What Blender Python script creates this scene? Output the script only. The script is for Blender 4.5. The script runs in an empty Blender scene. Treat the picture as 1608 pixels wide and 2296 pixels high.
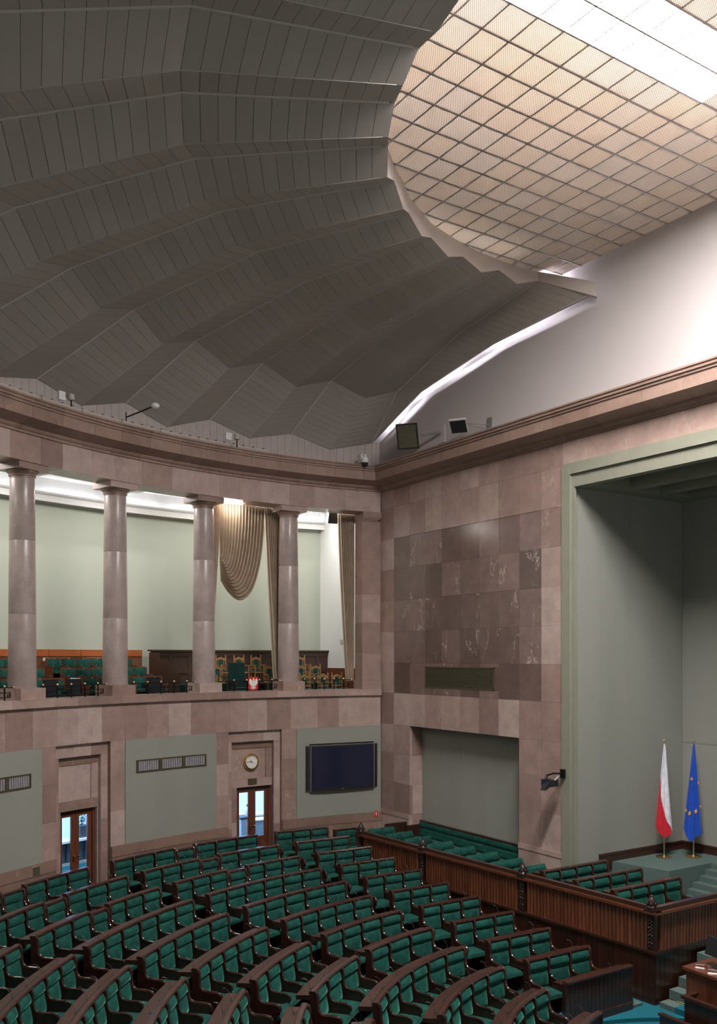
import bpy, math, random
from math import sin, cos, pi, radians, atan2, hypot, sqrt
from mathutils import Vector, Matrix

# ------------------------------------------------------------------ scene, camera, light
scene = bpy.context.scene
COL = scene.collection
vs = scene.view_settings
vs.view_transform = 'Standard'
vs.look = 'None'
vs.gamma = 1.0
vs.use_curve_mapping = False
vs.exposure = 0.85

cam_d = bpy.data.cameras.new('camera')
cam = bpy.data.objects.new('camera', cam_d)
COL.objects.link(cam)
cam.location = (0, 0, 8.0)
cam.rotation_euler = (radians(90), 0, radians(57.252))
cam_d.sensor_fit = 'VERTICAL'
cam_d.sensor_height = 36.0
cam_d.lens = 31.724
cam_d.shift_y = 0.1414
cam_d.clip_end = 300
scene.camera = cam

world = bpy.data.worlds.new('world')
scene.world = world
world.use_nodes = True
world.node_tree.nodes['Background'].inputs[0].default_value = (1.0, 0.97, 0.94, 1)
world.node_tree.nodes['Background'].inputs[1].default_value = 0.5

def area_light(name, loc, size_x, size_y, power, color=(1, 1, 1), rot=(0, 0, 0), spread=180):
    l = bpy.data.lights.new(name, 'AREA')
    l.shape = 'RECTANGLE'; l.size = size_x; l.size_y = size_y
    l.energy = power; l.color = color; l.spread = radians(spread)
    o = bpy.data.objects.new(name, l); COL.objects.link(o)
    o.location = loc; o.rotation_euler = rot
    return o

# lamps of the attic above the luminous ceiling (they shine down on its panels)
area_light('attic_lamp', (-10.52, 14.6, 20.0), 1.2, 8.5, 190, (1.0, 0.97, 0.94))
area_light('attic_lamp', (-15.2, 15.4, 20.6), 4.5, 6.0, 16, (1.0, 0.95, 0.88))
area_light('attic_lamp', (-5.8, 15.4, 20.6), 4.5, 6.0, 16, (1.0, 0.95, 0.88))
area_light('attic_lamp', (-18.2, 14.8, 19.5), 0.3, 4.0, 24, (1.0, 0.97, 0.92))

# ------------------------------------------------------------------ constants of the hall
D = 18.8                       # plane of the flat wall
HC = (-9.17, 14.94)            # centre of the round wall
HR = 18.9                      # its radius
RC = (-9.901, 14.092)          # centre of the bench rings
AX = -10.52                    # axis of the hall
FLOOR_BACK = 1.17
def hp(deg, r, z=0.0):
    a = radians(deg)
    return (HC[0] + r * cos(a), HC[1] + r * sin(a), z)

# ------------------------------------------------------------------ materials
MAT = {}
def new_mat(name):
    m = bpy.data.materials.new(name); m.use_nodes = True
    nt = m.node_tree
    return m, nt, nt.nodes['Principled BSDF']
def N(nt, kind, **kw):
    n = nt.nodes.new(kind)
    for k, v in kw.items(): setattr(n, k, v)
    return n
def ramp(nt, fac, stops):
    r = N(nt, 'ShaderNodeValToRGB')
    el = r.color_ramp.elements
    el[0].position, el[0].color = stops[0][0], (*stops[0][1], 1)
    el[1].position, el[1].color = stops[-1][0], (*stops[-1][1], 1)
    for p, c in stops[1:-1]:
        e = el.new(p); e.color = (*c, 1)
    nt.links.new(fac, r.inputs[0])
    return r.outputs[0]
def mix(nt, fac, a, b, mode='MIX'):
    m = N(nt, 'ShaderNodeMix', data_type='RGBA', blend_type=mode)
    if isinstance(fac, (int, float)): m.inputs[0].default_value = fac
    else: nt.links.new(fac, m.inputs[0])
    for i, v in ((6, a), (7, b)):
        if isinstance(v, tuple): m.inputs[i].default_value = (*v, 1)
        else: nt.links.new(v, m.inputs[i])
    return m.outputs[2]
def pos(nt, scale=(1, 1, 1)):
    g = N(nt, 'ShaderNodeNewGeometry')
    mp = N(nt, 'ShaderNodeMapping'); mp.inputs['Scale'].default_value = scale
    nt.links.new(g.outputs['Position'], mp.inputs[0])
    return mp.outputs[0]
def noise(nt, scale, detail=3, vec=None, rough=0.55):
    n = N(nt, 'ShaderNodeTexNoise'); n.inputs['Scale'].default_value = scale
    n.inputs['Detail'].default_value = detail; n.inputs['Roughness'].default_value = rough
    nt.links.new(vec if vec else pos(nt), n.inputs['Vector'])
    return n.outputs[0]
def bump(nt, b, height, strength, dist=0.01):
    n = N(nt, 'ShaderNodeBump'); n.inputs['Strength'].default_value = strength
    n.inputs['Distance'].default_value = dist
    nt.links.new(height, n.inputs['Height']); nt.links.new(n.outputs[0], b.inputs['Normal'])

def simple(name, col, rough=0.6, metal=0.0, var=0.12, scale=6.0, spec=0.5, bmp=0.0, sheen=0.0, coat=0.0):
    m, nt, b = new_mat(name)
    n = noise(nt, scale, 3)
    lo = tuple(max(0, c * (1 - var)) for c in col); hi = tuple(min(1, c * (1 + var)) for c in col)
    nt.links.new(ramp(nt, n, [(0.3, lo), (0.7, hi)]), b.inputs['Base Color'])
    b.inputs['Roughness'].default_value = rough
    b.inputs['Metallic'].default_value = metal
    b.inputs['Specular IOR Level'].default_value = spec
    if sheen:
        b.inputs['Sheen Weight'].default_value = sheen
        b.inputs['Sheen Roughness'].default_value = 0.4
    if coat: b.inputs['Coat Weight'].default_value = coat
    if bmp: bump(nt, b, noise(nt, scale * 8, 2), bmp)
    MAT[name] = m
    return m

def marble(name, stops, rough=0.28, vein=0.5, veincol=(0.62, 0.5, 0.44)):
    m, nt, b = new_mat(name)
    oi = N(nt, 'ShaderNodeObjectInfo')
    base = ramp(nt, oi.outputs['Random'], stops)
    n = noise(nt, 2.2, 6, rough=0.65)
    base = mix(nt, 0.55, base, ramp(nt, n, [(0.25, (0.32, 0.32, 0.32)), (0.75, (0.68, 0.68, 0.68))]), 'OVERLAY')
    n2 = noise(nt, 38, 3)
    base = mix(nt, 0.35, base, ramp(nt, n2, [(0.3, (0.36, 0.36, 0.36)), (0.7, (0.64, 0.64, 0.64))]), 'OVERLAY')
    # veins: thin lines where a warped noise crosses its middle
    sep = N(nt, 'ShaderNodeVectorMath', operation='SCALE'); sep.inputs['Scale'].default_value = 7.0
    cmb = N(nt, 'ShaderNodeCombineXYZ')
    for i in range(3): nt.links.new(oi.outputs['Random'], cmb.inputs[i])
    nt.links.new(cmb.outputs[0], sep.inputs[0])
    add = N(nt, 'ShaderNodeVectorMath', operation='ADD')
    nt.links.new(pos(nt, (0.9, 0.9, 0.38)), add.inputs[0]); nt.links.new(sep.outputs[0], add.inputs[1])
    nv = noise(nt, 0.75, 5, add.outputs[0], 0.6)
    v = ramp(nt, nv, [(0.0, (0, 0, 0)), (0.494, (0, 0, 0)), (0.5, (1, 1, 1)), (0.506, (0, 0, 0)), (1.0, (0, 0, 0))])
    mask = ramp(nt, noise(nt, 0.9, 2, add.outputs[0]), [(0.5, (0, 0, 0)), (0.62, (vein, vein, vein))])
    vf = mix(nt, 1.0, v, mask, 'MULTIPLY')
    base = mix(nt, vf, base, veincol)
    nt.links.new(base, b.inputs['Base Color'])
    b.inputs['Roughness'].default_value = rough
    MAT[name] = m
    return m

def wood(name, dark, light, rough=0.32, scale=(30, 30, 2.5), coat=0.3, rnd=0.0):
    m, nt, b = new_mat(name)
    n = noise(nt, 1.0, 5, pos(nt, scale), 0.6)
    c = ramp(nt, n, [(0.25, dark), (0.75, light)])
    if rnd:
        oi = N(nt, 'ShaderNodeObjectInfo')
        g = ramp(nt, oi.outputs['Random'], [(0, (0.5 - rnd,) * 3), (1, (0.5 + rnd,) * 3)])
        c = mix(nt, 0.8, c, g, 'OVERLAY')
    nt.links.new(c, b.inputs['Base Color'])
    b.inputs['Roughness'].default_value = rough
    b.inputs['Coat Weight'].default_value = coat
    b.inputs['Coat Roughness'].default_value = 0.15
    MAT[name] = m
    return m

def fabric(name, col, rough=0.9, stripe=0.035):
    # wall cloth: fine weave, faint wide lengths
    m, nt, b = new_mat(name)
    n = noise(nt, 0.8, 1, pos(nt, (1.0, 1.0, 0.04)))
    c = ramp(nt, n, [(0.35, tuple(x * (1 - stripe) for x in col)), (0.65, tuple(x * (1 + stripe) for x in col))])
    w = noise(nt, 160, 2)
    c = mix(nt, 0.3, c, ramp(nt, w, [(0.3, (0.35,) * 3), (0.7, (0.65,) * 3)]), 'OVERLAY')
    nt.links.new(c, b.inputs['Base Color'])
    b.inputs['Roughness'].default_value = rough
    b.inputs['Specular IOR Level'].default_value = 0.2
    bump(nt, b, w, 0.15, 0.004)
    MAT[name] = m
    return m

marble('marble', [(0, (0.277, 0.185, 0.156)), (0.3, (0.347, 0.232, 0.200)), (0.6, (0.416, 0.298, 0.257)), (1, (0.497, 0.382, 0.338))])
marble('marble_dark', [(0, (0.137, 0.091, 0.077)), (0.5, (0.181, 0.119, 0.101)), (1, (0.253, 0.170, 0.148))], rough=0.2, vein=0.8)
marble('marble_brown', [(0, (0.220, 0.135, 0.101)), (1, (0.308, 0.198, 0.155))], rough=0.4, vein=0.6)
marble('cornice_stone', [(0, (0.274, 0.176, 0.137)), (1, (0.340, 0.226, 0.184))], rough=0.4, vein=0.3)
marble('column_stone', [(0, (0.353, 0.278, 0.254)), (1, (0.412, 0.328, 0.302))], rough=0.3, vein=0.3)
fabric('wall_cloth', (0.30, 0.30, 0.262))
fabric('niche_cloth', (0.295, 0.292, 0.258))
fabric('gallery_cloth', (0.44, 0.47, 0.395), stripe=0.02)
simple('niche_paint', (0.27, 0.265, 0.205), 0.5, var=0.04)
simple('white_plaster', (0.50, 0.455, 0.445), 0.8, var=0.02, scale=0.6)
simple('white_paint', (0.80, 0.79, 0.78), 0.6, var=0.02)
simple('shell_back', (0.13, 0.12, 0.11), 0.8)
simple('fascia_paint', (0.52, 0.46, 0.42), 0.6, var=0.03)
simple('gable_paint', (0.50, 0.44, 0.41), 0.7, var=0.05)
wood('bench_wood', (0.026, 0.009, 0.0065), (0.062, 0.022, 0.015), 0.28, (14, 14, 3), 0.35)
wood('bench_top', (0.028, 0.0095, 0.007), (0.062, 0.024, 0.017), 0.24, (8, 8, 20), 0.4)
wood('barrier_wood', (0.085, 0.024, 0.011), (0.18, 0.058, 0.027), 0.3, (20, 20, 2), 0.35, 0.12)
wood('barrier_dark', (0.028, 0.009, 0.006), (0.06, 0.02, 0.012), 0.3, (20, 20, 2), 0.35, 0.1)
wood('carved_wood', (0.012, 0.005, 0.004), (0.04, 0.016, 0.012), 0.42, (30, 30, 30), 0.1)
wood('door_wood', (0.11, 0.032, 0.014), (0.20, 0.065, 0.03), 0.35, (20, 20, 2), 0.3)
wood('orange_wood', (0.32, 0.075, 0.02), (0.42, 0.12, 0.03), 0.45, (3, 3, 20), 0.1)
wood('gallery_wood', (0.045, 0.022, 0.014), (0.08, 0.042, 0.028), 0.5, (20, 20, 2), 0.1)
wood('brown_board', (0.12, 0.05, 0.02), (0.18, 0.08, 0.035), 0.5, (20, 20, 2), 0.1)
wood('chair_wood', (0.27, 0.14, 0.055), (0.38, 0.21, 0.09), 0.4, (30, 30, 6), 0.2)
simple('black_metal', (0.012, 0.012, 0.013), 0.4, 0.6)
simple('black_plastic', (0.015, 0.016, 0.018), 0.45)
simple('dark_cloth', (0.008, 0.008, 0.009), 0.85)
simple('brass', (0.75, 0.52, 0.22), 0.25, 1.0)
simple('pale_brass', (0.80, 0.68, 0.48), 0.3, 1.0)
simple('dark_steel', (0.12, 0.12, 0.12), 0.35, 0.8)
simple('chrome', (0.7, 0.7, 0.7), 0.2, 1.0)
simple('grey_metal', (0.45, 0.44, 0.43), 0.4, 0.7)
simple('bronze_grille', (0.16, 0.13, 0.07), 0.4, 0.6)
simple('grille_dark', (0.10, 0.09, 0.055), 0.6, 0.2)
simple('pale_slat', (0.42, 0.40, 0.44), 0.5, 0.3)
simple('carpet_green', (0.012, 0.045, 0.038), 0.95, var=0.3, scale=60, spec=0.1)
simple('carpet_grey', (0.11, 0.155, 0.14), 0.95, var=0.25, scale=70, spec=0.1)
simple('carpet_teal', (0.014, 0.125, 0.16), 0.95, var=0.25, scale=70, spec=0.1)
simple('edge_light_wood', (0.42, 0.17, 0.06), 0.5)
simple('paper', (0.8, 0.79, 0.76), 0.8)
simple('red_cloth', (0.62, 0.012, 0.028), 0.75, sheen=0.2)
simple('white_cloth', (0.78, 0.78, 0.84), 0.75, sheen=0.2)
simple('blue_cloth', (0.006, 0.075, 0.50), 0.7, sheen=0.2)
simple('gold_star', (0.95, 0.48, 0.04), 0.6)
simple('red_paint', (0.55, 0.02, 0.015), 0.5)
simple('plant_leaf', (0.015, 0.07, 0.025), 0.6, var=0.4)
simple('soil', (0.02, 0.015, 0.01), 0.9)
simple('planter_grey', (0.06, 0.07, 0.09), 0.5)
simple('blue_white', (0.55, 0.68, 0.80), 0.5)
simple('radiator_dark', (0.08, 0.10, 0.13), 0.6)
simple('screen_glass', (0.016, 0.019, 0.045), 0.12, var=0.05, spec=0.6)
simple('clock_face', (0.80, 0.78, 0.72), 0.5, var=0.02)

def velvet(name, lo, hi, sc=5.0):
    m, nt, b = new_mat(name)
    n = noise(nt, sc, 3, rough=0.6)
    nt.links.new(ramp(nt, n, [(0.3, lo), (0.7, hi)]), b.inputs['Base Color'])
    b.inputs['Roughness'].default_value = 0.75
    b.inputs['Sheen Weight'].default_value = 0.4
    b.inputs['Sheen Roughness'].default_value = 0.35
    b.inputs['Sheen Tint'].default_value = (0.25, 1.0, 0.75, 1)
    b.inputs['Specular IOR Level'].default_value = 0.25
    bump(nt, b, noise(nt, 140, 2), 0.2, 0.004)
    MAT[name] = m
velvet('velvet', (0.003, 0.036, 0.028), (0.009, 0.095, 0.070), 7.0)
velvet('velvet_dark', (0.002, 0.022, 0.018), (0.004, 0.04, 0.03))

def board_mat():
    m, nt, b = new_mat('shell_board')
    oi = N(nt, 'ShaderNodeObjectInfo')
    c = ramp(nt, oi.outputs['Random'], [(0, (0.39, 0.35, 0.31)), (1, (0.42, 0.38, 0.34))])
    w = noise(nt, 70, 2)
    c = mix(nt, 0.35, c, ramp(nt, w, [(0.3, (0.38,) * 3), (0.7, (0.62,) * 3)]), 'OVERLAY')
    nt.links.new(c, b.inputs['Base Color'])
    b.inputs['Roughness'].default_value = 0.7
    bump(nt, b, w, 0.2, 0.01)
    MAT['shell_board'] = m
board_mat()
simple('shell_batten', (0.52, 0.48, 0.44), 0.6, var=0.03)

def curtain_mat():
    m, nt, b = new_mat('curtain_cloth')
    n = noise(nt, 3, 3)
    nt.links.new(ramp(nt, n, [(0.3, (0.40, 0.29, 0.19)), (0.7, (0.50, 0.38, 0.26))]), b.inputs['Base Color'])
    b.inputs['Roughness'].default_value = 0.6
    b.inputs['Sheen Weight'].default_value = 0.3
    MAT['curtain_cloth'] = m
curtain_mat()

def glass_mat(name, col, rough=0.02):
    m, nt, b = new_mat(name)
    tr = N(nt, 'ShaderNodeBsdfTransparent'); tr.inputs[0].default_value = (*col, 1)
    gl = N(nt, 'ShaderNodeBsdfGlossy'); gl.inputs['Roughness'].default_value = rough
    fr = N(nt, 'ShaderNodeFresnel'); fr.inputs[0].default_value = 1.45
    mx = N(nt, 'ShaderNodeMixShader')
    nt.links.new(fr.outputs[0], mx.inputs[0]); nt.links.new(tr.outputs[0], mx.inputs[1]); nt.links.new(gl.outputs[0], mx.inputs[2])
    nt.links.new(mx.outputs[0], nt.nodes['Material Output'].inputs[0])
    MAT[name] = m
glass_mat('pane_glass', (0.90, 0.95, 1.0))

def emit(name, col, strength):
    m, nt, b = new_mat(name)
    b.inputs['Base Color'].default_value = (*[min(1, c * 0.8) for c in col], 1)
    b.inputs['Emission Color'].default_value = (*col, 1)
    b.inputs['Emission Strength'].default_value = strength
    MAT[name] = m
emit('corridor_window', (0.40, 0.66, 1.0), 0.75)
emit('lamp_white', (1.0, 0.97, 0.92), 40.0)
emit('slot_lamp', (0.88, 0.87, 1.0), 110.0)

def lattice_nodes(nt):
    # egg-crate of small cells, 5 cm apart, on the panel's world position
    g = N(nt, 'ShaderNodeNewGeometry'); s = N(nt, 'ShaderNodeSeparateXYZ')
    nt.links.new(g.outputs['Position'], s.inputs[0])
    out = []
    for ax, f in ((0, 2 * pi / 0.0516), (1, 2 * pi / 0.0446)):
        m1 = N(nt, 'ShaderNodeMath', operation='MULTIPLY'); m1.inputs[1].default_value = f
        nt.links.new(s.outputs[ax], m1.inputs[0])
        m2 = N(nt, 'ShaderNodeMath', operation='SINE'); nt.links.new(m1.outputs[0], m2.inputs[0])
        out.append(m2.outputs[0])
    m3 = N(nt, 'ShaderNodeMath', operation='MULTIPLY'); nt.links.new(out[0], m3.inputs[0]); nt.links.new(out[1], m3.inputs[1])
    m4 = N(nt, 'ShaderNodeMath', operation='MULTIPLY_ADD'); m4.inputs[1].default_value = 0.5; m4.inputs[2].default_value = 0.5
    nt.links.new(m3.outputs[0], m4.inputs[0])
    return m4.outputs[0]
def panel_mat(name, emission):
    m, nt, b = new_mat(name)
    p = lattice_nodes(nt)
    oi = N(nt, 'ShaderNodeObjectInfo')
    tint = ramp(nt, oi.outputs['Random'], [(0, (0.57, 0.465, 0.37)), (0.5, (0.59, 0.495, 0.415)), (1, (0.57, 0.50, 0.45))])
    col = mix(nt, ramp(nt, p, [(0.3, (0, 0, 0)), (0.85, (1, 1, 1))]), mix(nt, 1.0, tint, (0.34, 0.31, 0.29), 'MULTIPLY'), mix(nt, 0.55, tint, (0.95, 0.93, 0.90)))
    out = nt.nodes['Material Output']
    if emission:
        e = N(nt, 'ShaderNodeEmission'); e.inputs[0].default_value = (1.0, 0.975, 0.97, 1); e.inputs[1].default_value = emission
        nt.links.new(e.outputs[0], out.inputs[0])
    else:
        d = N(nt, 'ShaderNodeBsdfDiffuse'); t = N(nt, 'ShaderNodeBsdfTranslucent')
        nt.links.new(col, d.inputs[0]); nt.links.new(col, t.inputs[0])
        mx = N(nt, 'ShaderNodeMixShader'); mx.inputs[0].default_value = 0.72
        nt.links.new(d.outputs[0], mx.inputs[1]); nt.links.new(t.outputs[0], mx.inputs[2])
        nt.links.new(mx.outputs[0], out.inputs[0])
    MAT[name] = m
panel_mat('lattice_panel', 0)
panel_mat('lamp_panel', 88.0)

# ------------------------------------------------------------------ mesh helpers
class MB:
    """collects faces; build() links them as one mesh object"""
    def __init__(s): s.v = []; s.f = []; s.m = []; s.cur = 0
    def add(s, verts, faces):
        b = len(s.v); s.v += [tuple(v) for v in verts]
        for f in faces: s.f.append(tuple(i + b for i in f)); s.m.append(s.cur)
        return s
    def box(s, x0, x1, y0, y1, z0, z1):
        v = [(x, y, z) for z in (z0, z1) for y in (y0, y1) for x in (x0, x1)]
        return s.add(v, [(0, 2, 3, 1), (4, 5, 7, 6), (0, 1, 5, 4), (1, 3, 7, 5), (3, 2, 6, 7), (2, 0, 4, 6)])
    def hexa(s, v):
        return s.add(v, [(0, 3, 2, 1), (4, 5, 6, 7), (0, 1, 5, 4), (1, 2, 6, 5), (2, 3, 7, 6), (3, 0, 4, 7)])
    def obox(s, c, ax, ay, az):
        c, ax, ay, az = map(Vector, (c, ax, ay, az))
        return s.hexa([c - ax - ay - az, c + ax - ay - az, c + ax + ay - az, c - ax + ay - az,
                       c - ax - ay + az, c + ax - ay + az, c + ax + ay + az, c - ax + ay + az])
    def sector(s, a0, a1, r0, r1, z0, z1, n=2, cen=HC):
        v = []
        for i in range(n + 1):
            a = radians(a0 + (a1 - a0) * i / n)
            for r, z in ((r0, z0), (r1, z0), (r1, z1), (r0, z1)):
                v.append((cen[0] + r * cos(a), cen[1] + r * sin(a), z))
        f = []
        for i in range(n):
            b = i * 4
            for k in range(4): f.append((b + k, b + (k + 1) % 4, b + 4 + (k + 1) % 4, b + 4 + k))
        f += [(3, 2, 1, 0), tuple(n * 4 + k for k in range(4))]
        return s.add(v, f)
    def sweep(s, prof, path, close=True):
        """prof: list of (u, w); path: list of (origin, udir, wdir)"""
        n = len(prof); v = []
        for o, u, w in path:
            o, u, w = Vector(o), Vector(u), Vector(w)
            v += [o + u * a + w * b for a, b in prof]
        f = []
        for i in range(len(path) - 1):
            for k in range(n if close else n - 1):
                a = i * n + k; b = i * n + (k + 1) % n
                f.append((a, b, b + n, a + n))
        if close:
            f.append(tuple(reversed(range(n)))); f.append(tuple(range((len(path) - 1) * n, len(path) * n)))
        return s.add(v, f)
    def tube(s, pts, r, n=6, caps=True):
        pts = [Vector(p) for p in pts]; rs = r if isinstance(r, (list, tuple)) else [r] * len(pts)
        v = []
        for i, p in enumerate(pts):
            t = (pts[min(i + 1, len(pts) - 1)] - pts[max(i - 1, 0)]).normalized()
            a = Vector((0, 0, 1)) if abs(t.z) < 0.9 else Vector((1, 0, 0))
            u = t.cross(a).normalized(); w = u.cross(t)
            v += [p + (u * cos(2 * pi * k / n) + w * sin(2 * pi * k / n)) * rs[i] for k in range(n)]
        f = [(i * n + k, i * n + (k + 1) % n, (i + 1) * n + (k + 1) % n, (i + 1) * n + k) for i in range(len(pts) - 1) for k in range(n)]
        if caps: f += [tuple(reversed(range(n))), tuple(range((len(pts) - 1) * n, len(pts) * n))]
        return s.add(v, f)
    def lathe(s, prof, c=(0, 0, 0), n=16, a0=0, axis=None):
        v = []
        for r, z in prof:
            for k in range(n):
                a = 2 * pi * k / n + a0; v.append((c[0] + r * cos(a), c[1] + r * sin(a), c[2] + z))
        m = len(prof)
        f = [(i * n + k, i * n + (k + 1) % n, (i + 1) * n + (k + 1) % n, (i + 1) * n + k) for i in range(m - 1) for k in range(n)]
        f += [tuple(reversed(range(n))), tuple(range((m - 1) * n, m * n))]
        return s.add(v, f)
    def ball(s, c, r, n=8, m=5, sz=1.0):
        prof = [(max(1e-4, r * sin(pi * i / m)), -r * sz * cos(pi * i / m)) for i in range(m + 1)]
        return s.lathe(prof, c, n)
    def prism(s, poly, axis_o, u, w, n, t0, t1):
        """poly in (u,w) plane at axis_o, extruded along n from t0 to t1"""
        o, u, w, n = Vector(axis_o), Vector(u), Vector(w), Vector(n)
        k = len(poly)
        v = [o + u * a + w * b + n * t0 for a, b in poly] + [o + u * a + w * b + n * t1 for a, b in poly]
        f = [tuple(reversed(range(k))), tuple(range(k, 2 * k))] + [(i, (i + 1) % k, k + (i + 1) % k, k + i) for i in range(k)]
        return s.add(v, f)
    def mesh(s, name, mat=None, smooth=False):
        me = bpy.data.meshes.new(name); me.from_pydata(s.v, [], s.f)
        mats = mat if isinstance(mat, (list, tuple)) else [mat]
        for m in mats:
            if m: me.materials.append(MAT[m])
        if len(mats) > 1:
            for p, i in zip(me.polygons, s.m): p.material_index = i
        me.validate(); 
        fix_normals(me)
        if smooth: 
            for p in me.polygons: p.use_smooth = True
            me.set_sharp_from_angle(angle=radians(42))
        return me
    def build(s, name, mat, parent=None, smooth=False):
        return obj(name, s.mesh(name, mat, smooth), parent)
import bmesh
def fix_normals(me):
    bm = bmesh.new(); bm.from_mesh(me)
    bmesh.ops.recalc_face_normals(bm, faces=bm.faces)
    bm.to_mesh(me); bm.free()
def obj(name, me, parent=None, loc=None, rz=0.0):
    o = bpy.data.objects.new(name, me); COL.objects.link(o)
    if parent is not None: o.parent = parent
    if loc is not None: o.location = loc
    if rz: o.rotation_euler = (0, 0, rz)
    return o
def empty(name, loc=(0, 0, 0), rz=0.0, parent=None):
    return obj(name, None, parent, loc, rz)
def tag(o, label=None, cat=None, group=None, kind=None):
    if label: o['label'] = label
    if cat: o['category'] = cat
    if group: o['group'] = group
    if kind: o['kind'] = kind
    return o
def struct(name, label):
    o = empty(name); o['kind'] = 'structure'; o['label'] = label
    return o
RND = random.Random(7)
# ------------------------------------------------------------------ floor
floor = struct('floor', 'tiered carpeted floor of the hall descending to the well')
def ring_r(k): i = k - 1; return 16.2926 - 1.2328 * i - 0.0016 * i * i
def ring_top(k): i = k - 1; return 2.3023 - 0.1263 * i + 0.0008 * i * i
def ring_floor(k): return max(0.0, ring_top(k) - 1.13)
for k in range(0, 12):
    b = MB()
    zt = FLOOR_BACK if k == 0 else ring_floor(k)
    r1 = 23.0 if k == 0 else ring_r(k) + 0.0
    r0 = ring_r(k + 1) if k < 11 else 0.4
    # a tier slab: from the back of ring k forward to the back of ring k+1
    b.sector(95, 350, r0 - 0.001, r1, -0.4, zt, 64, RC)
    b.build('floor_tier', 'carpet_green' if k < 10 else 'carpet_teal', floor)
b = MB(); b.box(-20, 6, 4, 26, -0.5, -0.35); b.build('sub_floor', 'carpet_teal', floor)
b = MB(); b.box(-14.6, -1.0, 11.0, 19.5, -0.3, 0.012); b.build('well_carpet', 'carpet_teal', floor)
b = MB(); b.box(-27.6, -13.75, 16.75, 24.0, 0.9, 1.19); b.build('government_platform', 'carpet_grey', floor)
b = MB(); b.box(-13.75, -2.9, 19.3, 24.0, 0.5, 1.19); b.build('niche_floor', 'carpet_grey', floor)

# ------------------------------------------------------------------ round wall (left)
wall_left = struct('wall_left', 'round wall clad in pink marble with cloth panels')
GAPD = 0.03   # joint, degrees
def ctile(parent, a0, a1, z0, z1, mat='marble', face=0.0, depth=0.12, name='marble_tile', gap=0.0025):
    g = math.degrees(gap / HR)
    b = MB(); n = max(1, int(abs(a1 - a0) / 1.2))
    b.sector(a0 + g, a1 - g, HR + face, HR + face + depth, z0 + gap, z1 - gap, n)
    return b.build(name, mat, parent)
def ctile_row(parent, a0, a1, z0, z1, w=3.0, **kw):
    n = max(1, round((a1 - a0) / w)); cuts = [a0 + (a1 - a0) * i / n for i in range(n + 1)]
    for i in range(1, n): cuts[i] += RND.uniform(-0.12, 0.12) * w
    for i in range(n): ctile(parent, cuts[i], cuts[i + 1], z0, z1, **kw)
def ccol(parent, a0, a1, z0, z1, h=1.05, **kw):
    n = max(1, round((z1 - z0) / h)); 
    for i in range(n): ctile(parent, a0, a1, z0 + (z1 - z0) * i / n, z0 + (z1 - z0) * (i + 1) / n, **kw)
A_END, A_BACK = 168.3, 236.0
Z_DADO, Z_PAN, Z_LEDGE0, Z_LEDGE1 = 2.27, 5.455, 6.583, 6.81
# core behind the tiles, with openings for the doors
DOORS = [(201.05, 204.95), (181.05, 185.15)]
SUR = [(200.17, 206.15), (180.26, 186.64)]
def core(a0, a1, z0, z1, r0=0.12, r1=0.75):
    b = MB(); b.sector(a0, a1, HR + r0, HR + r1, z0, z1, max(2, int((a1 - a0) / 2))); b.build('wall_core', 'marble_brown', wall_left)
core(A_END - 0.2, SUR[1][0], 0.3, Z_LEDGE0); core(SUR[1][1], SUR[0][0], 0.3, Z_LEDGE0); core(SUR[0][1], A_BACK, 0.3, Z_LEDGE0)
for (s0, s1), (d0, d1) in zip(SUR, DOORS):
    core(s0, s1, Z_PAN, Z_LEDGE0); core(s0, s1, 5.08, Z_PAN, 0.26); core(s0, s1, 3.5, 5.08, 0.43); core(s0, d0 - 0.02, 0.3, 3.5, 0.42); core(d1 + 0.02, s1, 0.3, 3.5, 0.42)
# dado, frieze, ledge
for a0, a1 in ((A_END, SUR[1][0]), (SUR[1][1], SUR[0][0]), (SUR[0][1], A_BACK)):
    ctile_row(wall_left, a0, a1, FLOOR_BACK, 1.95, 3.2, mat='marble_brown', face=-0.05, depth=0.2, name='dado_tile')
    ctile_row(wall_left, a0, a1, 1.95, Z_DADO, 4.0, mat='marble_brown', face=-0.07, depth=0.2, name='dado_tile')
fr = [A_END, 173.4, 175.9, 179.2, 182.0, 184.4, 186.4, 188.2, 191.0, 193.6, 196.1, 198.57, 201.1, 203.8, 206.0, 208.6, 211.4, 214, 217, 220, 223, 226, 229, 232, A_BACK]
for a0, a1 in zip(fr, fr[1:]): ctile(wall_left, a0, a1, Z_PAN, Z_LEDGE0)
lc = [A_END, 174.0, 177.5, 181.0, 185.4, 190.0, 194.6, 199.2, 204.0, 206.6, 211.0, 215.5, 220, 225, 230, A_BACK]
for a0, a1 in zip(lc, lc[1:]): ctile(wall_left, a0, a1, Z_LEDGE0, Z_LEDGE1, face=-0.12, depth=0.9, name='ledge_slab')
# cloth panels and the marble strips beside the door surrounds
PANELS = [(A_END, 178.49), (188.06, 198.57), (207.66, 217.2), (222.5, 232.5)]
for a0, a1 in PANELS:
    n = 3; w = (a1 - a0) / n
    for i in range(n):
        b = MB(); b.sector(a0 + w * i, a0 + w * (i + 1), HR - 0.03, HR + 0.12, Z_DADO, Z_PAN, 5); b.build('cloth_panel', 'wall_cloth', wall_left)
for a0, a1 in ((178.49, SUR[1][0]), (SUR[1][1], 188.06), (198.57, SUR[0][0]), (SUR[0][1], 207.66), (217.2, 222.5), (232.5, A_BACK)):
    ccol(wall_left, a0, a1, Z_DADO, Z_PAN)
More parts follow.
